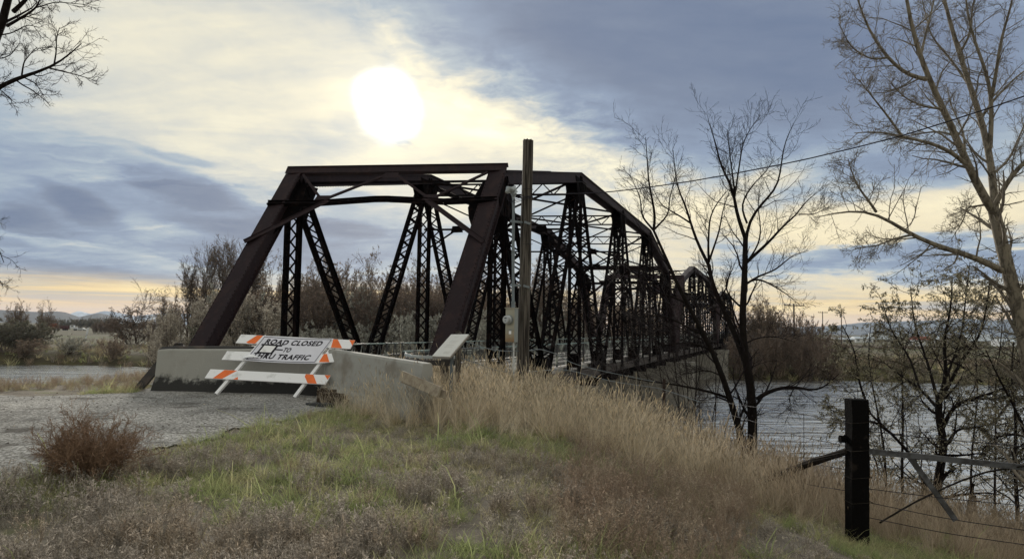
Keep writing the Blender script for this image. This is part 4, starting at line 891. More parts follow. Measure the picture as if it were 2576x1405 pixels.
def kids(rng, P, Rr, m_, t0, t1, ang, asd, lf, K2, wig, trop, rf=.6, rmin=.004, ltap=.5, lsd=.25, lmax=9e9, lmin=0., flat=None):
    n, K, _ = P.shape; L = np.linalg.norm(np.diff(P, axis=1), axis=2).sum(1)
    t_ = t0 + (t1 - t0) * (np.arange(m_)[None] + rng.random((n, m_))) / m_; f = t_ * (K - 1); i = np.minimum(f.astype(int), K - 2); fr = f - i; ni = np.arange(n)[:, None]
    p0 = P[ni, i] * (1 - fr)[..., None] + P[ni, i + 1] * fr[..., None]; T = unit(P[ni, i + 1] - P[ni, i]); r0 = Rr[ni, i] * (1 - fr) + Rr[ni, i + 1] * fr
    rnd = rng.normal(size=T.shape); U = unit(np.cross(T, rnd)); a = np.radians(rng.normal(ang, asd, t_.shape))[..., None]
    d = np.cos(a) * T + np.sin(a) * U
    ln = np.clip(L[:, None] * lf * (1 - ltap * t_) * np.exp(rng.normal(0, lsd, t_.shape)), lmin, lmax)
    N = n * m_; d = d.reshape(N, 3); p0 = p0.reshape(N, 3); ln = ln.reshape(N); r0 = np.maximum(r0.reshape(N) * rf, rmin)
    out = np.empty((N, K2, 3)); out[:, 0] = p0; st = (ln / (K2 - 1))[:, None]
    for q in range(1, K2):
        d = unit(d + rng.normal(0, wig, d.shape) + np.array([0, 0, trop])); out[:, q] = out[:, q - 1] + d * st
    rr_ = r0[:, None] * (1 - np.linspace(0, 1, K2) ** 1.0 * .75)[None]; rr_ = np.maximum(rr_, rmin * .6)
    return out, rr_
def resample(pts, K):
    pts = np.array([tuple(p_) for p_ in pts], float); L = np.r_[0, np.cumsum(np.linalg.norm(np.diff(pts, axis=0), axis=1))]
    # smooth interpolation through the traced points
    s_ = np.linspace(0, L[-1], K); o_ = np.stack([np.interp(s_, L, pts[:, k_]) for k_ in range(3)], 1)
    for _ in range(2): o_[1:-1] = (o_[:-2] + 2 * o_[1:-1] + o_[2:]) / 4
    return o_
def leafquads(rng, pos, size, asp=.45, hang=.0, sd=.35):
    n = len(pos); d = rng.normal(size=(n, 3)); d[:, 2] -= hang; d = unit(d); s_ = unit(np.cross(d, rng.normal(size=(n, 3)))); z = (size * np.exp(rng.normal(0, sd, n)))[:, None]
    V = np.stack([pos, pos + d * z * .5 + s_ * z * asp * .5, pos + d * z, pos + d * z * .5 - s_ * z * asp * .5], 1).reshape(-1, 3)
    return V, np.arange(n * 4).reshape(n, 4)
def along(rng, P, m_, t0=.1, t1=1.):
    n, K, _ = P.shape; f = (t0 + (t1 - t0) * rng.random((n, m_))) * (K - 1); i = np.minimum(f.astype(int), K - 2); fr = (f - i)[..., None]; ni = np.arange(n)[:, None]
    return (P[ni, i] * (1 - fr) + P[ni, i + 1] * fr).reshape(-1, 3)
def join(parts):
    V = []; F_ = []; MI = []; o_ = 0
    for v, f, mi in parts: V.append(v); F_.append(f + o_); MI.append(np.full(len(f), mi)); o_ += len(v)
    return np.concatenate(V), np.concatenate(F_), np.concatenate(MI)
def bark_fn(k, pos, c):
    return k.mix(k.mr(k.noise(k.mapping(pos, scale=(1, 1, .4)), 14, 4, .6), .45, .62, 0, .7), c, (.05, .042, .035))
M_bark_dark = material('dark_bark', (.016, .013, .012), .95, var=.35, var_scale=9, bump=.006, bump_scale=40, spec=.04)
M_twig_dark = material('dark_twigs', (.022, .017, .018), .9, spec=.05)
M_bark_pale = material('pale_cottonwood_bark', (.23, .20, .155), .95, bump=.006, bump_scale=30, spec=.1, fn=bark_fn)
M_twig_pale = material('cottonwood_twigs', (.20, .175, .145), .9, spec=.15, fn=island_var(.35))
M_bud = material('dark_buds', (.13, .10, .08), .8)
M_olive_leaf = material('dry_olive_leaves', (.28, .26, .19), .9, spec=.1, fn=island_var(.4, (.18, .155, .10)))
M_bush_bark = material('bush_bark', (.022, .018, .017), .95, var=.3, var_scale=10, spec=.1)

def tree_object(name, base, limbs, label, cat, levels, bark, twig, leaf=None, group=None, S=7, seed=1):
    """limbs: list of (points, r0, r1) in world space; levels: kids() settings; leaf: (material, per twig, size, hang)"""
    rng = np.random.default_rng(seed); root = empty(name, base, 0, label=label, cat=cat, group=group); b_ = np.array(tuple(base))
    trunk = []; K = 14; P = np.array([resample(pts, K) for pts, _, _ in limbs]) - b_; Rr = np.array([np.linspace(a, c, K) for _, a, c in limbs])
    v, f = tubes(P, Rr, S); trunk.append((v, f, 0))
    crown = []; cp, cr = P, Rr; allp = None
    for li, lv in enumerate(levels):
        lv = dict(lv); S2 = lv.pop('S', 4); src = lv.pop('both', None)
        np_, nr_ = kids(rng, cp, cr, **lv); v, f = tubes(np_, nr_, S2)
        (trunk if li == -1 else crown).append((v, f, 0)); cp, cr = np_, nr_
        if li == 0 and src:      # the limbs themselves carry twigs as well
            e1, e2 = kids(rng, P, Rr, **src); v, f = tubes(e1, e2, 3); crown.append((v, f, 0)); extra = e1
    if leaf:
        lm, per, size, hang, asp = leaf; v, f = leafquads(rng, along(rng, cp, per), size, asp, hang); crown.append((v, f, 1))
    V, F_, MI = join(trunk); link('trunk', np_mesh('trunk', V, F_, bark, True), root)
    V, F_, MI = join(crown); link('crown', np_mesh('crown', V, F_, [twig] + ([leaf[0]] if leaf else []), False, MI), root)
    return root
def tr_(pts, Y0, Y1=None):
    Y1 = Y0 if Y1 is None else Y1; n = len(pts); return [at(x, y, Y0 + (Y1 - Y0) * i / max(1, n - 1)) for i, (x, y) in enumerate(pts)]

# bare double trunked tree on the slope right of the bridge
YT = 18.0
gb = Vector((YT * (1888 - 1288) / 1860, YT, 0)); gb.z = hz(gb.x, gb.y)
T1 = [(1890, 1190), (1893, 1140), (1890, 1060), (1902, 1001), (1869, 891), (1858, 814), (1869, 763), (1876, 726), (1872, 663), (1875, 601)]
L_ = [([gb - Vector((0, 0, .3))] + tr_(T1, YT, YT), .155, .062),
      ([gb - Vector((.1, 0, .3))] + tr_([(1880, 1160), (1861, 1070), (1832, 1001), (1818, 946), (1803, 891), (1774, 843), (1737, 785), (1705, 733), (1685, 670), (1668, 620), (1644, 579)], YT, YT - 1), .115, .028),
      (tr_([(1872, 905), (1847, 836), (1815, 770), (1790, 710), (1783, 667)], YT, YT + .8), .075, .05),
      (tr_([(1783, 667), (1754, 612), (1737, 561), (1723, 510), (1704, 480), (1698, 430), (1693, 378)], YT + .8, YT + 1.2), .045, .008),
      (tr_([(1783, 660), (1781, 619), (1785, 546), (1803, 510), (1830, 480)], YT + .8, YT + .2), .035, .008),
      (tr_([(1784, 655), (1809, 583), (1818, 528), (1838, 470)], YT + .8, YT + 1.5), .03, .007), (tr_([(1737, 561), (1708, 542), (1664, 517), (1640, 470)], YT + 1, YT + 1.8), .025, .006),
      (tr_([(1644, 579), (1649, 546), (1640, 500), (1631, 455), (1628, 400), (1624, 345)], YT - 1, YT - 1.2), .035, .006), (tr_([(1644, 579), (1613, 543), (1612, 500), (1590, 450)], YT - 1, YT - 1.6), .026, .006),
      (tr_([(1646, 577), (1682, 540), (1684, 500), (1700, 440)], YT - 1, YT - .4), .024, .006),
      (tr_([(1875, 601), (1858, 553), (1847, 517), (1849, 487), (1836, 458), (1814, 425), (1800, 359), (1781, 301)], YT, YT - .4), .052, .007),
      (tr_([(1876, 610), (1879, 561), (1902, 532), (1921, 502), (1950, 484), (1963, 444), (1970, 363), (1998, 308)], YT, YT + .6), .042, .007), (tr_([(1879, 561), (1862, 520), (1880, 484), (1902, 455), (1928, 433), (1945, 400)], YT, YT + 1), .028, .006),
      (tr_([(1849, 490), (1844, 451), (1836, 392), (1829, 326)], YT - .2, YT - .8), .026, .006), (tr_([(1848, 495), (1862, 400), (1869, 356), (1890, 320), (1913, 290)], YT - .2, YT + .4), .025, .006),
      (tr_([(1872, 665), (1910, 630), (1939, 605), (1972, 564), (2009, 539), (2020, 510), (2055, 485)], YT, YT - 1), .045, .007), (tr_([(2009, 539), (2049, 539), (2085, 520)], YT - .8, YT - 1.1), .016, .005),
      (tr_([(1876, 715), (1905, 695), (1950, 680), (1994, 641), (2034, 630)], YT, YT + .9), .03, .006), (tr_([(1878, 712), (1902, 699), (1932, 711), (1976, 737), (2010, 765)], YT, YT - .5), .028, .006),
      (tr_([(1884, 652), (1906, 620), (1915, 583), (1906, 517), (1912, 470)], YT, YT + .3), .024, .006), (tr_([(1862, 770), (1844, 755), (1825, 729), (1829, 704), (1850, 660)], YT, YT + .4), .028, .006),
      (tr_([(1904, 1003), (1930, 985), (1965, 975), (2000, 970), (2035, 983), (2062, 980), (2085, 965), (2110, 940)], YT, YT - .8), .055, .008), (tr_([(2000, 970), (1985, 1000), (1990, 1030)], YT - .4, YT - .6), .016, .005),
      (tr_([(1832, 1001), (1790, 985), (1740, 975), (1690, 965), (1620, 958), (1560, 945)], YT, YT - 1.5), .035, .006), (tr_([(1865, 1090), (1870, 1060), (1888, 1030)], YT, YT - .2), .02, .01),
      (tr_([(1803, 891), (1770, 870), (1720, 860), (1660, 870), (1600, 890)], YT, YT - 1.2), .03, .006), (tr_([(1774, 843), (1740, 830), (1690, 800), (1640, 790), (1590, 800)], YT - .4, YT - 1.4), .026, .006),
      (tr_([(1720, 760), (1690, 745), (1640, 735), (1600, 700)], YT - .7, YT - 1.8), .022, .006), (tr_([(1865, 870), (1900, 850), (1950, 845), (2000, 860)], YT, YT + .5), .022, .006), (tr_([(1818, 946), (1780, 930), (1720, 940)], YT, YT + .5), .02, .006)]
tree_object('bare_tree', gb, L_, 'dark leafless tree with two trunks on the river slope right of the bridge', 'tree',
            [dict(m_=12, t0=.2, t1=1., ang=42, asd=14, lf=.42, K2=6, wig=.16, trop=.07, rf=.36, rmin=.0048, lmin=.4, lmax=1.4, S=4),
             dict(m_=7, t0=.15, t1=1., ang=40, asd=14, lf=.50, K2=5, wig=.16, trop=.05, rf=.5, rmin=.0036, S=3, lmin=.25),
             dict(m_=3, t0=.3, t1=1., ang=34, asd=12, lf=.55, K2=3, wig=.14, trop=.05, rf=.6, rmin=.003, S=3)], M_bark_dark, M_twig_dark, seed=3)

# cottonwood on the right
YC = 13.0
gb = Vector((YC * (2606 - 1288) / 1860, YC, 0)); gb.z = hz(gb.x, gb.y)
L_ = [([gb - Vector((0, 0, .3))] + tr_([(2606, 1100), (2600, 960), (2580, 850), (2562, 775), (2551, 731), (2530, 660), (2518, 605), (2501, 530)], YC), .175, .10),
      (tr_([(2503, 540), (2485, 522), (2463, 473), (2435, 418), (2402, 341), (2375, 275), (2342, 214), (2314, 148), (2292, 71), (2276, -22), (2262, -120)], YC, YC - 1.), .078, .018),
      (tr_([(2503, 535), (2507, 495), (2493, 440), (2490, 374), (2468, 297), (2441, 220), (2413, 137), (2386, 44), (2360, -60), (2345, -160)], YC, YC + 1), .072, .018),
      (tr_([(2490, 374), (2496, 275), (2487, 192), (2463, 137), (2435, 55), (2425, -60)], YC + .3, YC + .2), .045, .012), (tr_([(2494, 245), (2503, 200), (2518, 99), (2545, 11), (2560, -80)], YC + .3, YC - .4), .035, .01),
      (tr_([(2518, 680), (2512, 673), (2435, 640), (2358, 621), (2292, 591), (2248, 563), (2204, 533), (2160, 528), (2105, 533), (2060, 545)], YC, YC - 1.6), .06, .007),
      (tr_([(2204, 533), (2185, 505), (2160, 473), (2145, 440), (2133, 400)], YC - 1.2, YC - 1.6), .024, .006), (tr_([(2292, 591), (2250, 600), (2200, 620), (2150, 625)], YC - .8, YC - .6), .02, .006),
      (tr_([(2435, 418), (2410, 395), (2380, 374), (2331, 357), (2270, 344), (2204, 330), (2150, 335)], YC - .3, YC - 1.5), .042, .007), (tr_([(2270, 344), (2232, 291), (2188, 236), (2160, 200)], YC - 1, YC - 1.8), .022, .006),
      (tr_([(2402, 341), (2360, 330), (2300, 338), (2250, 350)], YC - .3, YC + .5), .02, .006),
      (tr_([(2330, 200), (2281, 190), (2232, 146), (2188, 82), (2160, 11), (2140, -60)], YC - .7, YC - 1.4), .038, .008), (tr_([(2232, 146), (2190, 150), (2140, 120), (2110, 60)], YC - 1, YC - 1.8), .018, .006),
      (tr_([(2501, 520), (2534, 456), (2576, 407), (2620, 370), (2700, 300)], YC, YC - .6), .05, .02), (tr_([(2560, 735), (2600, 700), (2660, 640)], YC, YC - .3), .04, .02),
      (tr_([(2428, 390), (2424, 330), (2391, 264), (2380, 210)], YC - .2, YC + .6), .022, .006), (tr_([(2480, 515), (2430, 522), (2424, 555), (2400, 590)], YC, YC - .5), .02, .005),
      (tr_([(2468, 297), (2500, 250), (2560, 190), (2620, 150)], YC + .5, YC + 1), .028, .008), (tr_([(2314, 148), (2330, 80), (2350, 0), (2360, -60)], YC - .7, YC - .2), .024, .008), (tr_([(2413, 137), (2440, 90), (2445, 20), (2470, -60)], YC + .7, YC + .2), .024, .008),
      (tr_([(2441, 220), (2400, 160), (2340, 90), (2320, 0)], YC + .6, YC + 1.4), .026, .008), (tr_([(2496, 440), (2540, 400), (2570, 330), (2600, 260)], YC + .1, YC + .8), .026, .008), (tr_([(2375, 275), (2330, 270), (2280, 250), (2240, 210)], YC - .5, YC - 1.), .022, .006)]
tree_object('cottonwood_tree', gb, L_, 'tall pale barked cottonwood with forked trunk at the right edge', 'tree',
            [dict(m_=17, t0=.10, t1=1., ang=46, asd=16, lf=.30, K2=6, wig=.14, trop=.03, rf=.38, rmin=.0055, lmin=.3, lmax=.95, ltap=.4, S=4),
             dict(m_=8, t0=.12, t1=1., ang=44, asd=16, lf=.50, K2=5, wig=.20, trop=.0, rf=.5, rmin=.0034, S=3, lmin=.15, lmax=.5),
             dict(m_=4, t0=.15, t1=1., ang=46, asd=18, lf=.50, K2=4, wig=.22, trop=.10, rf=.7, rmin=.0028, S=3, lmin=.08, lmax=.24)], M_bark_pale, M_twig_pale, (M_bud, 1, .017, 0, .35), seed=5)

# cottonwood reaching in from the left
YL = 14.5
gb = Vector((YL * (-170 - 1288) / 1860, YL, 0)); gb.z = hz(gb.x, gb.y)
L_ = [([gb - Vector((0, 0, .3))] + tr_([(-170, 900), (-150, 700), (-130, 500), (-90, 300), (-40, 150), (0, 85), (18, 57), (32, 25), (36, -40), (40, -120)], YL, YL - 1), .22, .05),
      (tr_([(34, 30), (66, 0), (100, -60)], YL - .8, YL - 1), .045, .02), (tr_([(18, 66), (46, 50), (76, 32), (92, 20), (98, 5), (110, -20)], YL - .8, YL - 1.2), .032, .01), (tr_([(92, 20), (140, 5), (190, 10), (215, 12)], YL - 1, YL - 1.4), .012, .005),
      (tr_([(-112, 400), (-60, 260), (0, 213), (23, 208), (55, 192), (92, 183), (114, 179), (135, 164), (165, 150), (188, 128), (205, 110)], YL, YL - 1.2), .075, .008),
      (tr_([(125, 172), (150, 178), (183, 186), (229, 199)], YL - 1, YL - 1.2), .016, .005), (tr_([(137, 160), (142, 130), (142, 98), (150, 70)], YL - 1, YL - 1.5), .016, .005), (tr_([(55, 190), (60, 156), (78, 135), (94, 119)], YL - .8, YL - 1.), .017, .005),
      (tr_([(5, 88), (30, 84), (70, 62), (100, 70)], YL - .8, YL - .4), .014, .005), (tr_([(-60, 150), (-10, 150), (25, 142), (50, 110)], YL - .8, YL - .4), .016, .005), (tr_([(60, 195), (90, 210), (110, 240)], YL - .8, YL - .5), .012, .005), (tr_([(-40, 200), (0, 225), (20, 245), (40, 260)], YL, YL - .5), .012, .005),
      (tr_([(-135, 560), (-70, 520), (-30, 560), (-5, 620), (10, 660)], YL, YL - .5), .03, .006), (tr_([(-30, 600), (-10, 690), (8, 720)], YL, YL - .5), .015, .006)]
tree_object('cottonwood_tree', gb, L_, 'leafless tree outside the left edge whose branches reach into the upper left sky', 'tree',
            [dict(m_=8, t0=.2, t1=1., ang=46, asd=16, lf=.40, K2=6, wig=.16, trop=.03, rf=.4, rmin=.0055, lmin=.3, lmax=.8, S=4),
             dict(m_=7, t0=.12, t1=1., ang=42, asd=16, lf=.48, K2=5, wig=.2, trop=.03, rf=.5, rmin=.0042, S=3, lmax=.45),
             dict(m_=3, t0=.2, t1=1., ang=40, asd=16, lf=.55, K2=3, wig=.2, trop=.05, rf=.7, rmin=.003, S=3, lmin=.08, lmax=.25)], M_bark_dark, M_twig_dark, (M_bud, 1, .012, 0, .5), seed=8)

# russian olives by the water
def bush(base_px, Y, limbs, label, seed, leafn=5, leafsize=.055, lmax=1.1, m1=17, twig=None, cat='tree', name='olive_tree'):
    g_ = Vector((Y * (base_px[0] - 1288) / 1860, Y, 0)); g_.z = hz(g_.x, g_.y); LL = []
    for pts, a, b__ in limbs:
        w_ = tr_(pts, Y, Y + random.Random(len(pts) + pts[-1][0]).uniform(-1.2, 1.2)); 
        if pts[0][1] >= base_px[1] - 5: w_ = [Vector((w_[0].x, Y, hz(w_[0].x, Y) - .2))] + w_
        LL.append((w_, a, b__))
    return tree_object(name, g_, LL, label, cat,
            [dict(m_=m1, t0=.2, t1=1., ang=48, asd=18, lf=.40, K2=6, wig=.2, trop=.0, rf=.42, rmin=.006, lmin=.35, lmax=lmax, S=4),
             dict(m_=6, t0=.15, t1=1., ang=45, asd=18, lf=.5, K2=5, wig=.2, trop=-.03, rf=.5, rmin=.0045, S=3, lmin=.15, lmax=.5),
             dict(m_=4, t0=.2, t1=1., ang=42, asd=16, lf=.55, K2=3, wig=.16, trop=-.08, rf=.6, rmin=.0035, S=3, lmax=.3)], M_bush_bark, M_twig_dark if twig is None else twig, (M_olive_leaf, leafn * 2 + 1, leafsize * .62, 1.1, .36), seed=seed)
bush((2353, 1262), 15, [([(2353, 1260), (2367, 1154), (2382, 1120), (2362, 1075), (2358, 1030), (2362, 1005)], .10, .065), ([(2362, 1005), (2382, 946), (2372, 857), (2392, 782), (2395, 700)], .045, .01),
    ([(2368, 1080), (2402, 1015), (2452, 1000), (2501, 986), (2560, 960)], .05, .01), ([(2370, 1000), (2427, 891), (2462, 857), (2481, 782), (2490, 700)], .04, .01), ([(2358, 1025), (2313, 976), (2260, 940), (2210, 900)], .035, .008),
    ([(2384, 1112), (2407, 1077), (2462, 1075), (2530, 1050)], .03, .008), ([(2360, 1010), (2330, 900), (2300, 820), (2290, 720)], .035, .008), ([(2382, 946), (2420, 840), (2430, 740), (2440, 660)], .025, .007), ([(2313, 976), (2290, 900), (2240, 830), (2220, 760)], .025, .007)],
    'large olive tree with drooping dry leaves at the water behind the fence', 21, 4)
bush((2300, 1235), 15.6, [([(2330, 1235), (2313, 1164), (2243, 1090), (2189, 1040), (2150, 1000)], .06, .012), ([(2270, 1235), (2268, 1130), (2275, 1040), (2265, 960), (2280, 860)], .04, .01), ([(2243, 1090), (2200, 1060), (2140, 1050), (2090, 1030)], .03, .008),
    ([(2230, 1235), (2225, 1120), (2200, 1000), (2180, 900), (2190, 820)], .035, .008), ([(2189, 1040), (2160, 960), (2150, 880), (2120, 820)], .03, .008), ([(2200, 1235), (2215, 1180), (2190, 1130), (2160, 1080)], .03, .008)],
    'thin stemmed olive thicket just right of and behind the black fence post', 22, 3)
bush((2560, 1275), 14.2, [([(2560, 1275), (2550, 1150), (2560, 1050), (2540, 960), (2550, 860)], .05, .01), ([(2600, 1275), (2590, 1100), (2540, 1000), (2500, 930), (2480, 880)], .05, .01), ([(2640, 1275), (2620, 1100), (2600, 1000), (2570, 900), (2560, 780)], .05, .01),
    ([(2590, 1100), (2550, 1090), (2500, 1100), (2470, 1130)], .03, .008), ([(2620, 1100), (2580, 1120), (2540, 1160), (2520, 1200)], .03, .008)], 'dense dark twiggy bush at the right edge over the water', 23, 2, .05, m1=18)
bush((2480, 1200), 17.5, [([(2440, 1200), (2450, 1060), (2470, 960), (2440, 880), (2460, 790)], .04, .008), ([(2500, 1200), (2510, 1050), (2490, 960), (2530, 860), (2520, 760)], .04, .008), ([(2470, 960), (2420, 920), (2370, 900), (2330, 880)], .03, .008), ([(2510, 1050), (2560, 980), (2576, 900)], .03, .008)],
    'leafy olive bush farther back between the large olive tree and the right edge', 24, 4)
def bare(name, gpx, Y, tips, label, seed, col, via=.5):
    g_ = Vector((Y * (gpx - 1288) / 1860, Y, 0)); g_.z = hz(g_.x, g_.y); rr = random.Random(seed); LL = []
    for tx, ty in tips:
        tip = at(tx, ty, Y + rr.uniform(-1.2, 1.2)); b0 = g_ + Vector((rr.uniform(-.4, .4), rr.uniform(-.3, .3), -.2)); mid = b0.lerp(tip, via) + Vector((rr.uniform(-.4, .4), rr.uniform(-.3, .3), .5)); LL.append(([b0, mid, tip], .03, .005))
    return tree_object(name, g_, LL, label, 'shrub', [dict(m_=13, t0=.2, t1=1., ang=44, asd=16, lf=.36, K2=6, wig=.18, trop=.03, rf=.5, rmin=.0055, lmin=.4, lmax=1.3, S=3),
        dict(m_=7, t0=.15, t1=1., ang=42, asd=16, lf=.5, K2=5, wig=.2, trop=.0, rf=.6, rmin=.0045, S=3, lmin=.2, lmax=.7), dict(m_=3, t0=.2, t1=1., ang=38, asd=14, lf=.55, K2=3, wig=.16, trop=0., rf=.7, rmin=.0038, S=3)], M_bush_bark, col, seed=seed)
M_twig_grey = material('grey_bare_twigs', (.06, .052, .052), .9, spec=.1, fn=island_var(.4))
bare('bare_shrub', 1700, 21, [(1470, 820), (1520, 740), (1570, 700), (1620, 720), (1665, 690), (1710, 740), (1750, 700), (1790, 790), (1440, 900), (1610, 850), (1700, 860)], 'tangled leafless grey shrub in front of the middle truss spans', 31, M_twig_grey)
bare('bare_shrub', 1800, 22.5, [(1640, 830), (1700, 780), (1760, 760), (1800, 720), (1840, 800), (1880, 860), (1600, 930)], 'smaller leafless shrub just left of the two trunked dark tree', 32, M_twig_grey)
# broken stakes and stumps on the water's edge
for i, (px, yb, yt, lean, lab) in enumerate(((2320, 1245, 1212, .02, 'short broken stump at the foot of the large olive tree'), (2425, 1262, 1215, .18, 'leaning forked snag on the bank right of the olive tree'), (2452, 1262, 1245, 0, 'low broken stake between the snag and the right bush'))):
    q = at(px, yb, 14.6); q.z = hz(q.x, q.y); h_ = max(.15, at(px, yt, 14.6).z - q.z)
    m = MB(); m.tube([(0, 0, -.1), (lean * .4, 0, h_ * .5), (lean, 0, h_)], [.07, .05, .03], 7); o = m.build('broken_stump', M_bark_dark); o.location = q; tag(o, lab, 'stump')
# ------------------------------------------------------------------ distant trees
M_far_bark = material('far_bark', (.13, .105, .09), .95, spec=.05)
M_brown_leaf = material('brown_dead_leaves', (.24, .185, .14), .95, spec=.05, fn=island_var(.45, (.18, .15, .13)))
M_grey_leaf = material('silver_grey_leaves', (.40, .39, .34), .95, spec=.05, fn=island_var(.4, (.30, .29, .25)))
M_tan_leaf = material('tan_plume_leaves', (.50, .45, .38), .95, spec=.05, fn=island_var(.45, (.36, .31, .255)))
M_green_leaf = material('grey_green_leaves', (.155, .15, .115), .95, spec=.05, fn=island_var(.4, (.19, .18, .15)))
M_rust_leaf = material('rust_brown_leaves', (.22, .165, .13), .95, spec=.05, fn=island_var(.45, (.16, .135, .115)))
def stems(rng, n, H, spread, r0, lean, K=7, base_r=.2, wig=.05, trop=.06):
    a = rng.random(n) * 2 * np.pi; b_ = np.sqrt(rng.random(n)) * base_r; P = np.empty((n, K, 3)); P[:, 0] = np.stack([np.cos(a) * b_, np.sin(a) * b_, 0 * a], 1)
    a2 = a + rng.normal(0, .5, n); ln = lean * np.sqrt(rng.random(n)); d = unit(np.stack([np.cos(a2) * ln, np.sin(a2) * ln, np.ones(n)], 1)); st = (H * rng.uniform(.7, 1.0, n) / (K - 1))[:, None]
    for q in range(1, K): d = unit(d + rng.normal(0, wig, d.shape) + np.array([0, 0, trop])); P[:, q] = P[:, q - 1] + d * st
    return P, np.linspace(r0, r0 * .2, K)[None] * rng.uniform(.6, 1, n)[:, None]
def variant(kind, seed):
    rng = np.random.default_rng(seed); H = 10.
    if kind in ('round', 'brown', 'upright'):
        up = kind == 'upright'
        T, TR = stems(rng, 2 if up else (3 if kind == 'brown' else 1), H * (.85 if up else .45), 0, .22, .25 if up else .35, base_r=.3)
        A, AR = kids(rng, T, TR, 14 if up else (9 if kind == 'brown' else 13), .2 if up else .3, 1., 26 if up else (40 if kind == 'brown' else 48), 10, .62 if up else 1.15, 7, .09, .10 if up else .06, .55, .03, ltap=.45)
        B, BR = kids(rng, A, AR, 8, .2, 1., 30 if up else 42, 12, .45, 5, .12, .08 if up else .02, .5, .02, ltap=.3)
        C, CR_ = kids(rng, B, BR, 7, .15, 1., 34, 14, .5, 4, .14, .05 if up else 0, .6, .015)
        D_, DR = kids(rng, C, CR_, 4, .2, 1., 32, 12, .55, 3, .12, .03, .7, .011)
        tr = [tubes(T, TR, 7), tubes(A, AR, 4)]; cr = [(*tubes(B, BR, 3), 0), (*tubes(C, CR_, 3), 0), (*tubes(D_, DR, 3), 0)]
        mats = [M_far_bark, M_brown_leaf]
        if kind == 'brown': cr.append((*leafquads(rng, along(rng, D_, 2), .12, .6, .3), 1))
        elif kind == 'round': cr.append((*leafquads(rng, along(rng, D_, 1), .10, .6, .3), 1))
        elif up: cr.append((*leafquads(rng, along(rng, D_[::2], 1), .12, .6, .2), 1))
    elif kind == 'plume':
        T, TR = stems(rng, 13, H * .95, 0, .10, .38, base_r=1.3, trop=.10)
        A, AR = kids(rng, T, TR, 12, .15, 1., 26, 8, .28, 5, .10, .14, .5, .02, ltap=.35)
        B, BR = kids(rng, A, AR, 5, .2, 1., 28, 10, .5, 4, .12, .10, .6, .014)
        tr = [tubes(T, TR, 5)]; cr = [(*tubes(A, AR, 3), 0), (*tubes(B, BR, 3), 0), (*leafquads(rng, along(rng, B, 14), .21, .5, -.3), 1)]; mats = [M_far_bark, M_tan_leaf]
    elif kind == 'bushy':
        T, TR = stems(rng, 16, H * .8, 0, .12, 1.1, base_r=.9, trop=.03, wig=.08)
        A, AR = kids(rng, T, TR, 10, .15, 1., 42, 12, .34, 5, .12, .05, .5, .02)
        B, BR = kids(rng, A, AR, 6, .2, 1., 36, 12, .5, 4, .14, .04, .6, .014)
        tr = [tubes(T, TR, 5)]; cr = [(*tubes(A, AR, 3), 0), (*tubes(B, BR, 3), 0), (*leafquads(rng, along(rng, B, 14), .21, .5, 0), 1)]; mats = [M_far_bark, M_grey_leaf]
    elif kind == 'thicket':
        T, TR = stems(rng, 26, H * .85, 0, .08, .8, base_r=2., trop=.05, wig=.08)
        A, AR = kids(rng, T, TR, 10, .1, 1., 34, 12, .36, 5, .12, .06, .5, .022)
        B, BR = kids(rng, A, AR, 7, .15, 1., 34, 12, .5, 4, .14, .04, .6, .016)
        tr = [tubes(T, TR, 4)]; cr = [(*tubes(A, AR, 3), 0), (*tubes(B, BR, 3), 0), (*leafquads(rng, along(rng, B, 9), .17, .55, 0), 1)]; mats = [M_far_bark, M_rust_leaf]
    V, F_, MI = join([(*q, 0) for q in tr]); t_ = np_mesh('trunk', V, F_, M_far_bark, True)
    V, F_, MI = join(cr); top = np.percentile(V[:, 2], 99.7); return t_, np_mesh('crown', V, F_, mats, False, MI), top, np.percentile(np.abs(V[:, 0]), 98)
VAR = {k_: [variant(k_, 40 + i * 7 + len(k_)) for i in range(2)] for k_ in ('round', 'brown', 'upright', 'plume', 'bushy', 'thicket')}
def recolour(src, mat, idx=1):
    me = src[1].copy(); me.materials[idx] = mat; return (src[0], me, src[2], src[3])
M_dark_far = material('dark_far_branches', (.05, .038, .03), .95, spec=.05)
VAR['darkround'] = [recolour(recolour(v, M_dark_far, 0), M_brown_leaf) for v in VAR['round']]
VAR['greenbush'] = [recolour(v, M_green_leaf) for v in VAR['bushy']]; VAR['brownbush'] = [recolour(v, M_brown_leaf) for v in VAR['bushy']]; VAR['greyplume'] = [recolour(v, M_grey_leaf) for v in VAR['plume']]
cnt = [0]
def ftree(kind, px, ytop, Y, width, label, group, name='distant_tree', cat='tree'):
    g_ = far_ground(px, Y); h_ = at(px, ytop, Y).z - g_.z; v = VAR[kind][cnt[0] % 2]; cnt[0] += 1
    sz = h_ / v[2]; sx = (width / 1860 * Y / 2) / v[3] if width else sz
    r_ = empty(name, (g_.x, g_.y, g_.z - .1), cnt[0] * 2.4, label=label, cat=cat, group=group)
    for me in v[:2]: o = link(me.name.split('.')[0], me, r_); o.scale = (sx, sx, sz)
    return r_
def where(px):
    for hi, s_ in ((640, 'left of the first hanger'), (760, 'just behind the first lattice hanger'), (860, 'between the hanger and the first leaning lattice diagonal'), (960, 'in the open middle of the portal, left half'), (1060, 'in the open middle of the portal, right half'),
                   (1150, 'behind the third panel lattice members'), (1240, 'behind the right end post'), (1330, 'behind the meter pole'), (1420, 'just right of the meter pole'), (1520, 'behind the right truss diagonals'), (9999, 'behind the far right panels of the nearest span')):
        if px < hi: return s_
G1 = 'bare trees of the wood behind the left truss'
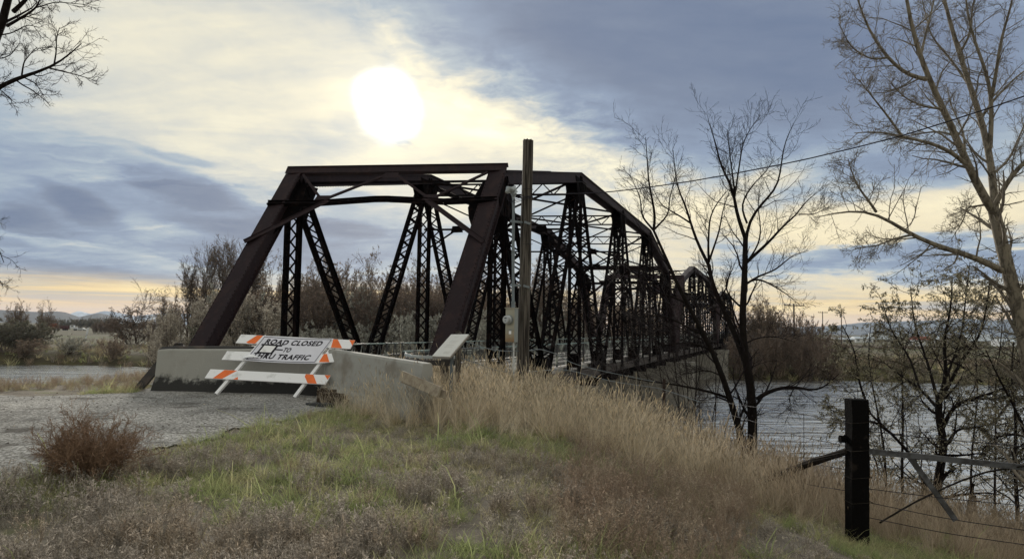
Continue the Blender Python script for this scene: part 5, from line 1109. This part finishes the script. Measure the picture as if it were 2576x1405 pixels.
for i, (px, yt, Y, w_) in enumerate(((470, 655, 140, 75), (515, 618, 136, 90), (560, 604, 142, 95), (605, 602, 138, 90), (650, 615, 146, 90))):
    ftree('upright', px, yt, Y, w_, ['leftmost', 'second', 'third', 'fourth', 'fifth'][i] + ' from the left of the tall upright bare trees at the left end post', 'upright bare trees at the left end post')
for i, (px, yt, w_) in enumerate(((590, 700, 120), (690, 720, 130), (770, 725, 130), (850, 720, 130), (930, 725, 130), (1010, 720, 130), (1090, 735, 130), (1180, 735, 130), (1270, 740, 130), (1370, 735, 130))):
    ftree('bushy' if i % 3 == 0 else 'thicket', px, yt, 127 + i % 4, w_ * 1.3, ORD[i] + ' from the left of the middle height grey trees in the wood', 'middle height trees of the wood')
for i, (px, yt, w_) in enumerate(((700, 650, 110), (745, 668, 100), (790, 655, 110), (840, 640, 120), (885, 638, 120), (930, 642, 110), (975, 655, 110), (1020, 665, 110), (1065, 650, 120), (1115, 672, 110), (1160, 668, 120), (1210, 680, 110), (1255, 676, 120), (1300, 690, 100), (1350, 668, 120), (1395, 662, 120), (1440, 700, 110), (1490, 715, 110), (1545, 735, 110), (1600, 750, 100), (1660, 760, 100))):
    ftree('brown', px, yt, 134 + (i * 37) % 23, w_ * 1.15, ORD[i] + ' from the left of the tall brown trees in the wood behind the bridge', G1)
    if i % 2 == 0: ftree('thicket', px + 25, yt + 75, 130, w_ * 1.3, ORD[i // 2] + ' from the left of the low brown thickets in the wood', 'brown thickets below the wood', 'thicket', 'thicket')
for i, (px, yt, w_) in enumerate(((400, 800, 60), (432, 785, 60), (455, 768, 70), (490, 752, 70), (525, 748, 80), (560, 740, 80), (600, 730, 80), (640, 738, 80), (680, 752, 80), (715, 760, 80))):
    ftree('plume', px, yt, 118 + (i * 5) % 9, w_ * 1.25, ['leftmost', 'second', 'third', 'fourth', 'fifth', 'sixth', 'seventh', 'eighth', 'ninth', 'tenth'][i] + ' from the left of the tall tan plumed willow shrubs on the far bank', 'tan willow shrubs on the far left bank', 'willow_shrub', 'shrub')
for i, (px, yt, w_) in enumerate(((415, 838, 60), (450, 850, 60), (500, 845, 70), (550, 842, 70), (600, 845, 70), (655, 845, 70))):
    ftree('plume', px, yt, 113.5 + i % 3, w_ * 1.1, ['leftmost', 'second', 'third', 'fourth', 'fifth', 'sixth'][i] + ' from the left of the low tan shrubs at the far waterline', 'low waterline shrubs on the far left bank', 'willow_shrub', 'shrub')
for i, (px, yt, w_) in enumerate(((760, 806, 110), (800, 820, 90), (850, 800, 110), (905, 805, 110), (955, 790, 110), (1010, 782, 110), (1060, 775, 120), (1120, 790, 110), (1180, 770, 110), (1240, 780, 110), (1310, 800, 100), (1370, 790, 110), (1430, 800, 100))):
    ftree('bushy', px, yt, 117 + (i * 7) % 11, w_ * 1.2, ORD[i] + ' from the left of the silver grey bushes behind the bridge railing', 'silver grey bushes on the far bank', 'silver_bush', 'shrub')
ftree('greenbush', 492, 812, 116, 130, 'rounded grey green bush among the tan willow shrubs on the far left bank', None, 'silver_bush', 'shrub')
ftree('bushy', 183, 838, 128, 88, 'lone round silver bush on the far bank with green meadow on both sides', None, 'silver_bush', 'shrub')
ftree('darkround', 352, 716, 172, 165, 'broad dark spreading tree standing alone left of the willow shrubs', None); ftree('brown', 420, 718, 175, 90, 'rounder brown tree close behind the right side of the spreading tree', None)
ftree('thicket', 345, 800, 168, 120, 'dark brown thicket under the broad spreading tree', None, 'thicket', 'thicket')
for px, yt, w_, kd, Y, lab in ((-40, 790, 190, 'greenbush', 128, 'dull green bush partly outside the left edge across the river'), (20, 800, 170, 'greenbush', 127, 'dull green bush at the left edge across the river'), (62, 796, 140, 'greenbush', 131, 'dull green rounded bush just left of the lone silver bush'),
                              (55, 850, 110, 'brownbush', 124, 'low brown bush below the dull green bushes at the far shore'), (290, 842, 70, 'brownbush', 125, 'dark brown low bush between the lone silver bush and the willows')):
    ftree(kd, px, yt, Y, w_, lab, None, 'river_bush', 'shrub')
ftree('brown', 46, 752, 150, 52, 'slender sparse tree rising above the left bushes', None); ftree('brown', 112, 754, 152, 60, 'wider sparse tree rising above the dull green bushes', None)
for i in range(17):
    px = 120 + i * 17; ftree(('brownbush', 'greenbush')[i % 2], px, 795 + (i * 13) % 9 + (6 if i > 10 else 0), 620 + (i * 53) % 120, 34, ORD[i] + ' tree from the left in the distant dark line below the mountains', 'distant tree line at the left', 'distant_tree', 'tree')
for i in range(6): ftree('thicket', 244 + i * 9, 809 + i % 2, 330, 16, ORD[i] + ' from the left of the dark hedge clumps right of the parked cars', 'brown hedge clumps in the far meadow', 'hedge_clump', 'hedge')
for i, (px, yt, w_) in enumerate(((1862, 800, 70), (1885, 752, 80), (1915, 740, 90), (1950, 756, 80), (1985, 790, 80), (2015, 785, 70), (2045, 806, 70), (2075, 838, 60))):
    ftree('brown' if i < 5 else 'thicket', px, yt, 122 + (i * 5) % 9, w_ * 1.2, ['leftmost', 'second', 'third', 'fourth', 'fifth', 'sixth', 'seventh', 'eighth'][i] + ' from the left of the russet trees right of the bridge end', 'russet trees right of the bridge end')
for i, (px, yt, w_) in enumerate(((1870, 838, 80), (1910, 830, 80), (1950, 826, 80), (1990, 832, 80), (2030, 845, 80), (2068, 858, 70))):
    ftree('thicket', px, yt, 113 + i % 4, w_ * 1.2, ['leftmost', 'second', 'third', 'fourth', 'fifth', 'sixth'][i] + ' from the left of the dark shoreline thickets right of the bridge', 'dark thickets on the far right shore', 'thicket', 'thicket')
for i in range(16):
    px = 2100 + i * 32; ftree(('brownbush', 'plume', 'thicket')[i % 3], px, 892 + (i * 11) % 16, 112 + (i * 7) % 16, 56, ORD[i] + ' low scrub bush from the left on the far right bank below the sheds', 'low scrub on the far right bank', 'scrub_bush', 'shrub')
for i in range(12):
    px = 2130 + i * 40; ftree(('brownbush', 'greenbush')[i % 2], px, 862 + (i * 7) % 8, 230 + (i * 31) % 60, 44, ORD[i] + ' small distant bush from the left in front of the pale sheds', 'small bushes before the sheds', 'scrub_bush', 'shrub')

# ------------------------------------------------------------------ ground cover
def ribbons(rng, n, base_r, h, hs, lean, droop, wd, K=4, flat=False):
    a = rng.random(n) * 2 * np.pi; b_ = np.sqrt(rng.random(n)) * base_r; P = np.empty((n, K, 3)); P[:, 0] = np.stack([np.cos(a) * b_, np.sin(a) * b_, 0 * a - .02], 1)
    a2 = rng.random(n) * 2 * np.pi; ln = np.abs(rng.normal(0, lean, n)); d = unit(np.stack([np.cos(a2) * ln, np.sin(a2) * ln, np.ones(n)], 1)); H = h * np.exp(rng.normal(0, hs, n)); st = (H / (K - 1))[:, None]
    out = unit(np.stack([np.cos(a2), np.sin(a2), -.4 + 0 * a2], 1))
    for q in range(1, K): d = unit(d + out * droop * rng.random((n, 1)) * 2); P[:, q] = P[:, q - 1] + d * st
    w0 = rng.random(n) * np.pi; s_ = np.stack([np.cos(w0), np.sin(w0), 0 * w0], 1)[:, None]; wv = (wd * np.exp(rng.normal(0, .25, n)))[:, None, None] * np.linspace(1, .25, K)[None, :, None]
    V = np.stack([P - s_ * wv, P + s_ * wv], 2).reshape(-1, 3); base = (np.arange(n) * K * 2)[:, None] + (np.arange(K - 1) * 2)[None]
    return P, V, np.stack([base, base + 1, base + 3, base + 2], -1).reshape(-1, 4)
def src(name, parts, mats):
    V, F_, MI = join(parts); return bpy.data.objects.new(name, np_mesh(name, V, F_, mats, False, MI))
def pos_mix(c2, sc, lo=.45, hi=.6, base_var=.35):
    def f(k, pos, c):
        r = k.n('ShaderNodeNewGeometry').outputs['Random Per Island']
        c = k.mix(k.mr(k.noise(pos, sc, 3), lo, hi), c, c2); return k.vm('SCALE', c, k.mr(r, 0., 1., 1 - base_var, 1 + base_var, False))
    return f
def tan_fn(k, pos, c):
    s = k.n('ShaderNodeSeparateXYZ'); k.put(s.inputs[0], pos); r = k.n('ShaderNodeNewGeometry').outputs['Random Per Island']
    c = k.mix(k.mr(k.m('ADD', s.outputs[0], k.m('MULTIPLY', k.noise(pos, .7, 3), 3.)), 3.2, 6.2), c, (.46, .375, .28))
    c = k.mix(k.mr(k.noise(pos, 1.1, 3), .55, .7, 0, .6), c, (.32, .26, .18))
    return k.vm('SCALE', c, k.mr(r, 0., 1., .6, 1.35, False))
M_tallgrass = material('dry_tall_grass', (.68, .59, .45), .85, spec=.15, fn=tan_fn)
M_green = material('green_grass', (.30, .34, .15), .8, spec=.2, fn=pos_mix((.46, .44, .24), 1.7))
M_straw = material('straw_grass', (.50, .44, .28), .85, spec=.15, fn=pos_mix((.36, .34, .18), 2.2))
M_weed = material('dark_dry_weeds', (.40, .355, .305), .95, spec=.05, fn=pos_mix((.40, .33, .255), 1.3, .5, .65, .6))
M_brownweed = material('brown_weed_stalks', (.38, .29, .22), .9, spec=.1, fn=pos_mix((.45, .37, .28), 1.5, .45, .6, .4))
for m_, tf in ((M_tallgrass, .5), (M_green, .5), (M_straw, .5), (M_weed, .4), (M_brownweed, .4), (M_tan_leaf, .35), (M_grey_leaf, .35), (M_brown_leaf, .3), (M_rust_leaf, .3), (M_green_leaf, .3), (M_olive_leaf, .35)):
    nt_ = m_.node_tree; p_ = next(n for n in nt_.nodes if n.type == 'BSDF_PRINCIPLED'); o_ = next(n for n in nt_.nodes if n.type == 'OUTPUT_MATERIAL'); t_ = nt_.nodes.new('ShaderNodeBsdfTranslucent'); x_ = nt_.nodes.new('ShaderNodeMixShader'); x_.inputs[0].default_value = tf
    nt_.links.new(p_.inputs['Base Color'].links[0].from_socket, t_.inputs[0]); nt_.links.new(p_.outputs[0], x_.inputs[1]); nt_.links.new(t_.outputs[0], x_.inputs[2]); nt_.links.new(x_.outputs[0], o_.inputs[0])
def tallclump(seed):
    rng = np.random.default_rng(seed); P, V, F_ = ribbons(rng, 26, .10, .80, .18, .20, .07, .0045, 5); hp = P[::2, -1]; hd = unit(P[::2, -1] - P[::2, -2])
    H = np.stack([hp - hd * .02, hp + hd * .05 + [0, 0, -.002], hp + hd * .11 + [0, 0, -.015]], 1); v2, f2 = tubes(H, np.tile([.003, .008, .002], (len(H), 1)), 3)
    P3, V3, F3 = ribbons(rng, 26, .12, .35, .3, .5, .25, .004, 4); return src('tall_clump', [(V, F_, 0), (v2, f2, 0), (V3, F3, 0)], [M_tallgrass])
def tuft(seed, mat, n, r_, h, lean, droop, wd): rng = np.random.default_rng(seed); P, V, F_ = ribbons(rng, n, r_, h, .3, lean, droop, wd, 4); return src('tuft', [(V, F_, 0)], [mat])
def weed(seed, mat, n, r_, h, lean, side, sl, rr_=.0022):
    rng = np.random.default_rng(seed); P, R_ = stems(rng, n, h, 0, rr_, lean, K=5, base_r=r_, wig=.10); A, AR = kids(rng, P, R_, side, .12, 1., 38, 14, sl, 3, .12, .06, .8, rr_ * .5)
    lv, lf = leafquads(rng, along(rng, A, 4), .015 * h / .2 if h < .3 else .016, .22, -.5); return src('weed', [(*tubes(P, R_, 3), 0), (*tubes(A, AR, 3), 0), (lv, lf, 0)], [mat])
def scatter(name, pts, sc, srcs, label, cat, tilt=.12, seed=1):
    rng = np.random.default_rng(seed); n = len(pts); me = bpy.data.meshes.new(name); me.vertices.add(n); me.vertices.foreach_set('co', np.asarray(pts, dtype=np.float32).ravel())
    rot = np.stack([rng.normal(0, tilt, n), rng.normal(0, tilt, n), rng.random(n) * 6.283], 1).astype(np.float32)
    at_ = me.attributes.new('rot', 'FLOAT_VECTOR', 'POINT'); at_.data.foreach_set('vector', rot.ravel()); as_ = me.attributes.new('sc', 'FLOAT', 'POINT'); as_.data.foreach_set('value', np.asarray(sc, dtype=np.float32))
    ai = me.attributes.new('pick', 'INT', 'POINT'); ai.data.foreach_set('value', rng.integers(0, len(srcs), n).astype(np.int32))
    o = link(name, me, label=label, cat=cat, kind='stuff')
    ng = bpy.data.node_groups.new(name + '_scatter', 'GeometryNodeTree'); ng.interface.new_socket('Geometry', in_out='INPUT', socket_type='NodeSocketGeometry'); ng.interface.new_socket('Geometry', in_out='OUTPUT', socket_type='NodeSocketGeometry')
    N = ng.nodes; gi = N.new('NodeGroupInput'); go = N.new('NodeGroupOutput'); g2i = N.new('GeometryNodeGeometryToInstance'); iop = N.new('GeometryNodeInstanceOnPoints')
    for s_ in srcs[::-1]: oi = N.new('GeometryNodeObjectInfo'); oi.inputs[0].default_value = s_; ng.links.new(oi.outputs['Geometry'], g2i.inputs[0])
    def attr(nm, dt): q = N.new('GeometryNodeInputNamedAttribute'); q.data_type = dt; q.inputs[0].default_value = nm; return q.outputs[0]
    mtp = N.new('GeometryNodeMeshToPoints'); ng.links.new(gi.outputs[0], mtp.inputs[0]); ng.links.new(mtp.outputs[0], iop.inputs['Points']); ng.links.new(g2i.outputs[0], iop.inputs['Instance']); iop.inputs['Pick Instance'].default_value = True
    ng.links.new(attr('pick', 'INT'), iop.inputs['Instance Index']); e2r = N.new('FunctionNodeEulerToRotation'); ng.links.new(attr('rot', 'FLOAT_VECTOR'), e2r.inputs[0]); ng.links.new(e2r.outputs[0], iop.inputs['Rotation'])
    ng.links.new(attr('sc', 'FLOAT'), iop.inputs['Scale']); ng.links.new(iop.outputs[0], go.inputs[0])
    md = o.modifiers.new('scatter', 'NODES'); md.node_group = ng; return o
def spread(n, x0, x1, y0, y1, dens, seed):
    rng = np.random.default_rng(seed); x = rng.uniform(x0, x1, n); y = rng.uniform(y0, y1, n); k_ = rng.random(n) < dens(x, y)
    x, y = x[k_], y[k_]; return np.stack([x, y, height(x, y)], 1)
def onroad(x, y): return in_poly(x, y, ROAD)
TX = [-4, -3.2, -2.7, -1.8, -1.2, 1.2, 2.6, 4.2, 6, 9, 14]; TY = [15.5, 13.2, 11.9, 11.2, 11.1, 10.6, 9.9, 9.5, 9.9, 10.2, 10]
def tall_line(x): return np.interp(x, TX, TY)
def tallmask(x, y, s_=.5): return ss(y - tall_line(x) + 1.0 * (fbm(x, y, 1.2, 2, 61) - .5), -s_, s_)
def notpath(x, y):  # keep plants out of the concrete barriers
    d1 = (y > 14.55) & (y < 15.35) & (x > -7.1) & (x < -3.5); u = (x + 3.5) * .68 + (y - 14.45) * -.733; v = (x + 3.5) * .733 + (y - 14.45) * .68
    return ~(d1 | ((u > -.1) & (u < 3.2) & (np.abs(v) < .32)))
frus = lambda x, y: (np.abs(x) < .80 * y + 1.2)
# tall grass: rim of the verge and the slope down to the river
dn = lambda x, y: tallmask(x, y) * notpath(x, y) * (.25 + .75 * ss(fbm(x, y, 1.6, 3, 62), .38, .52)) * (1 - ss(y - crest(x), 4, 9)) * ((y < 17.2) | (x > -.6)) * frus(x, y)
pt = spread(7800, -3.6, 11, 8.8, 25, dn, 70); h0 = np.interp(pt[:, 0], [-3, -2.3, -1, 3, 6], [.45, .74, .78, .82, .66]) * (.5 + .5 * tallmask(pt[:, 0], pt[:, 1], 1.2))
scatter('tall_grass', pt, h0 * RNG.uniform(.6, 1.25, len(pt)), [tallclump(i) for i in range(4)], 'tall pale dry grass along the rim of the verge', 'grass', .26, 71)
base_ok = lambda x, y: (~onroad(x, y)) * notpath(x, y) * frus(x, y)
greenness = lambda x, y: ss(fbm(x, y, 1.5, 3, 63) + .10 * ss(x, 1.5, 3.5) + .05 * ss(y, 8, 10), .46, .57)
pt = spread(16000, -8, 9, 4.2, 15, lambda x, y: base_ok(x, y) * greenness(x, y) * (1 - .8 * tallmask(x, y)) * .95, 72)
scatter('green_grass', pt, np.where(RNG.random(len(pt)) < .03, 2.0, 1.) * RNG.uniform(.6, 1.3, len(pt)), [tuft(i, M_green, 26, .06, .13, .5, .3, .0028) for i in range(3)], 'short green grass patches on the verge', 'grass', .1, 73)
pt = spread(21000, -8, 10, 4.2, 16, lambda x, y: base_ok(x, y) * (.25 + .75 * ss(fbm(x, y, 1.4, 3, 64) + .12 * ss(y, 8.5, 11) + .1 * ss(x, 2.2, 4), .5, .62)), 74)
scatter('straw_grass', pt, RNG.uniform(.5, 1.15, len(pt)), [tuft(10 + i, M_straw, 22, .07, .11, .7, .35, .0026) for i in range(3)], 'short yellow dry grass between the weeds', 'grass', .15, 75)
pt = spread(7800, -8, 6, 4.2, 12.5, lambda x, y: base_ok(x, y) * (1 - .75 * greenness(x, y)) * (1 - ss(x, 2.2, 4)) * (1 - .85 * ss(y, 8.6, 11.5)) * (.25 + .75 * ss(fbm(x, y, 1.1, 3, 65), .40, .52)), 76)
scatter('dark_weeds', pt, RNG.uniform(.5, 1.2, len(pt)) * (.6 + .5 * (1 - ss(pt[:, 1], 6, 10))), [weed(20 + i, M_weed, 9, .05, .21, .42, 14, .22) for i in range(4)], 'low dark dead weeds in the foreground', 'weeds', .15, 77)
bw = lambda x, y: base_ok(x, y) * np.maximum(ss(x / y, .03, .11) * (1 - ss(x / y, .27, .36)) * (1 - ss(y, 8.8, 10.2)) * (.35 + .65 * ss(fbm(x, y, 1.0, 3, 66), .42, .56)), .05 * ss(fbm(x, y, 1.3, 3, 66), .5, .6)) * (1 - .6 * tallmask(x, y))
pt = spread(3600, -5, 5, 4.6, 11.5, bw, 78)
scatter('brown_weeds', pt, RNG.uniform(.45, 1.05, len(pt)) * (.55 + .45 * ss(pt[:, 0] / pt[:, 1], .0, .12)), [weed(30 + i, M_brownweed, 9, .07, .42, .35, 13, .22, .0026) for i in range(3)], 'upright reddish brown weed stalks right of the centre foreground', 'weeds', .08, 79)
# weeds on the river crest left of the barrier and along the road edge
pt = spread(4200, -16, -6.6, 9, 19, lambda x, y: (~onroad(x, y)) * notpath(x, y) * frus(x, y) * (y - crest(x) > -4.6) * (y - crest(x) < 3.5), 80)
scatter('bank_weeds', pt, RNG.uniform(.5, 1.25, len(pt)) * np.interp(pt[:, 0], [-9, -7.3, -6.8], [.52, .45, .3]), [weed(40 + i, M_brownweed, 8, .08, .40, .5, 11, .28, .003) for i in range(2)] + [tuft(44, M_straw, 30, .09, .26, .5, .3, .003)], 'brown weeds on the river edge left of the barriers', 'weeds', .15, 81)
# small litter and gravel
M_gravel = material('gravel', (.20, .185, .165), .9, spec=.15, fn=island_var(.5))
gs = []
for i in range(3): m = rocks[i].copy(); m.materials[0] = M_gravel; gs.append(bpy.data.objects.new('gravel_stone', m))
pt = spread(9000, -9, 5, 4.3, 13.5, lambda x, y: frus(x, y) * notpath(x, y) * np.maximum(.8 * ss(fbm(x, y, .9, 3, 67), .56, .64) * (x > -3.2), .5 * (ss(fbm(x, y, .5, 2, 68), .5, .7)) * (onroad(x, y) ^ onroad(x + .35, y - .25))), 82)
scatter('gravel', pt + [0, 0, .004], RNG.uniform(.006, .022, len(pt)), gs, 'loose gravel between the weeds and along the ragged road edge', 'gravel', .4, 83)
pt = spread(700, -9, -2.5, 6.5, 14.3, lambda x, y: onroad(x, y) * .9, 84); pt[:, 2] += .026
scatter('road_gravel', pt, RNG.uniform(.006, .016, len(pt)), gs, 'scattered loose chips lying on the grey road', 'gravel', .4, 85)
M_litter = material('dead_leaf_litter', (.42, .36, .27), .9, fn=island_var(.45, (.26, .19, .12)))
lq = []
for i in range(3):
    v_, f_ = leafquads(np.random.default_rng(60 + i), np.zeros((1, 3)), .035, .6, 0, .1); v_[:, 2] = [.004, .012, .006, .002]; v_[:, :2] = [(0, -.011), (.02, 0), (0, .012), (-.02, 0)]; lq.append(src('dead_leaf', [(v_, f_, 0)], [M_litter]))
pt = spread(5200, -9, 7, 4.2, 14, lambda x, y: frus(x, y) * notpath(x, y) * (.25 + .75 * ss(fbm(x, y, .8, 3, 90), .5, .65)) * (1 - .93 * onroad(x, y)), 88) + [0, 0, .03]
scatter('leaf_litter', pt, RNG.uniform(.6, 1.5, len(pt)), lq, 'pale dead leaves lying scattered among the weeds', 'leaf litter', .5, 89)
# scrub and reeds of the far bank
fy = lambda x, y: y - farshore(x)
pt = spread(9000, -110, 95, 95, 175, lambda x, y: (fy(x, y) > -1.5) * (1 - .8 * ss(fy(x, y), 6, 30)) * (.3 + .7 * ss(fbm(x, y, 8, 3, 69), .42, .55)), 86)
scatter('bank_scrub', pt, RNG.uniform(1.6, 4.2, len(pt)), [weed(50, M_brownweed, 10, .12, .40, .6, 8, .3, .007), tuft(51, M_straw, 22, .14, .34, .5, .3, .009), tuft(52, M_green, 20, .14, .25, .5, .3, .01), weed(53, M_weed, 10, .12, .42, .5, 9, .3, .008)], 'low scrub and reeds covering the far river bank', 'scrub', .15, 87)

# grass tuft growing in the road
g_ = at(664, 1056, 11.2); d = px_dir(664, 1056); tt = 3.
while EYE + d.z * tt > hz(d.x * tt, d.y * tt) + .02: tt += .02
rng = np.random.default_rng(5); P, V, F_ = ribbons(rng, 260, .17, .07, .3, .7, .4, .003, 4); V[:, 0] *= 1.3; V[:, 2] = np.maximum(V[:, 2], -.02)
o = link('grass_tuft', np_mesh('grass_tuft', V, F_, M_straw), label='small dry grass tuft growing through the grey road surface', cat='grass tuft'); o.location = (d.x * tt, d.y * tt, hz(d.x * tt, d.y * tt) + .02)
# tumbleweed
tb = Vector((6.9 * (245 - 1288) / 1860, 6.9, 0)); tb.z = hz(tb.x, tb.y)
rng = np.random.default_rng(9); P, R_ = stems(rng, 120, .66, 0, .005, 1.5, K=7, base_r=.09, wig=.15, trop=.05); P = P[:, :1] + (P - P[:, :1]) * rng.uniform(.45, 1.08, 120)[:, None, None]; P[:, :, 0] *= .92; P[:, :, 0] += P[:, :, 2] * .10
A, AR = kids(rng, P, R_, 15, .15, 1., 42, 16, .40, 5, .22, .03, .6, .002); B, BR = kids(rng, A, AR, 8, .15, 1., 36, 14, .45, 4, .2, .03, .7, .0016); C, CRr = kids(rng, B, BR, 2, .2, 1., 38, 14, .5, 3, .2, .03, .7, .0013)
V, F_, MI = join([(*tubes(P, R_, 4), 0), (*tubes(A, AR, 3), 0), (*tubes(B, BR, 3), 0), (*tubes(C, CRr, 3), 0)])
o = link('tumbleweed', np_mesh('tumbleweed', V, F_, material('russet_tumbleweed', (.27, .175, .115), .9, spec=.1, fn=island_var(.4, (.19, .125, .085)))), label='russet dry tumbleweed bush beside the road in the left foreground', cat='bush'); o.location = tb
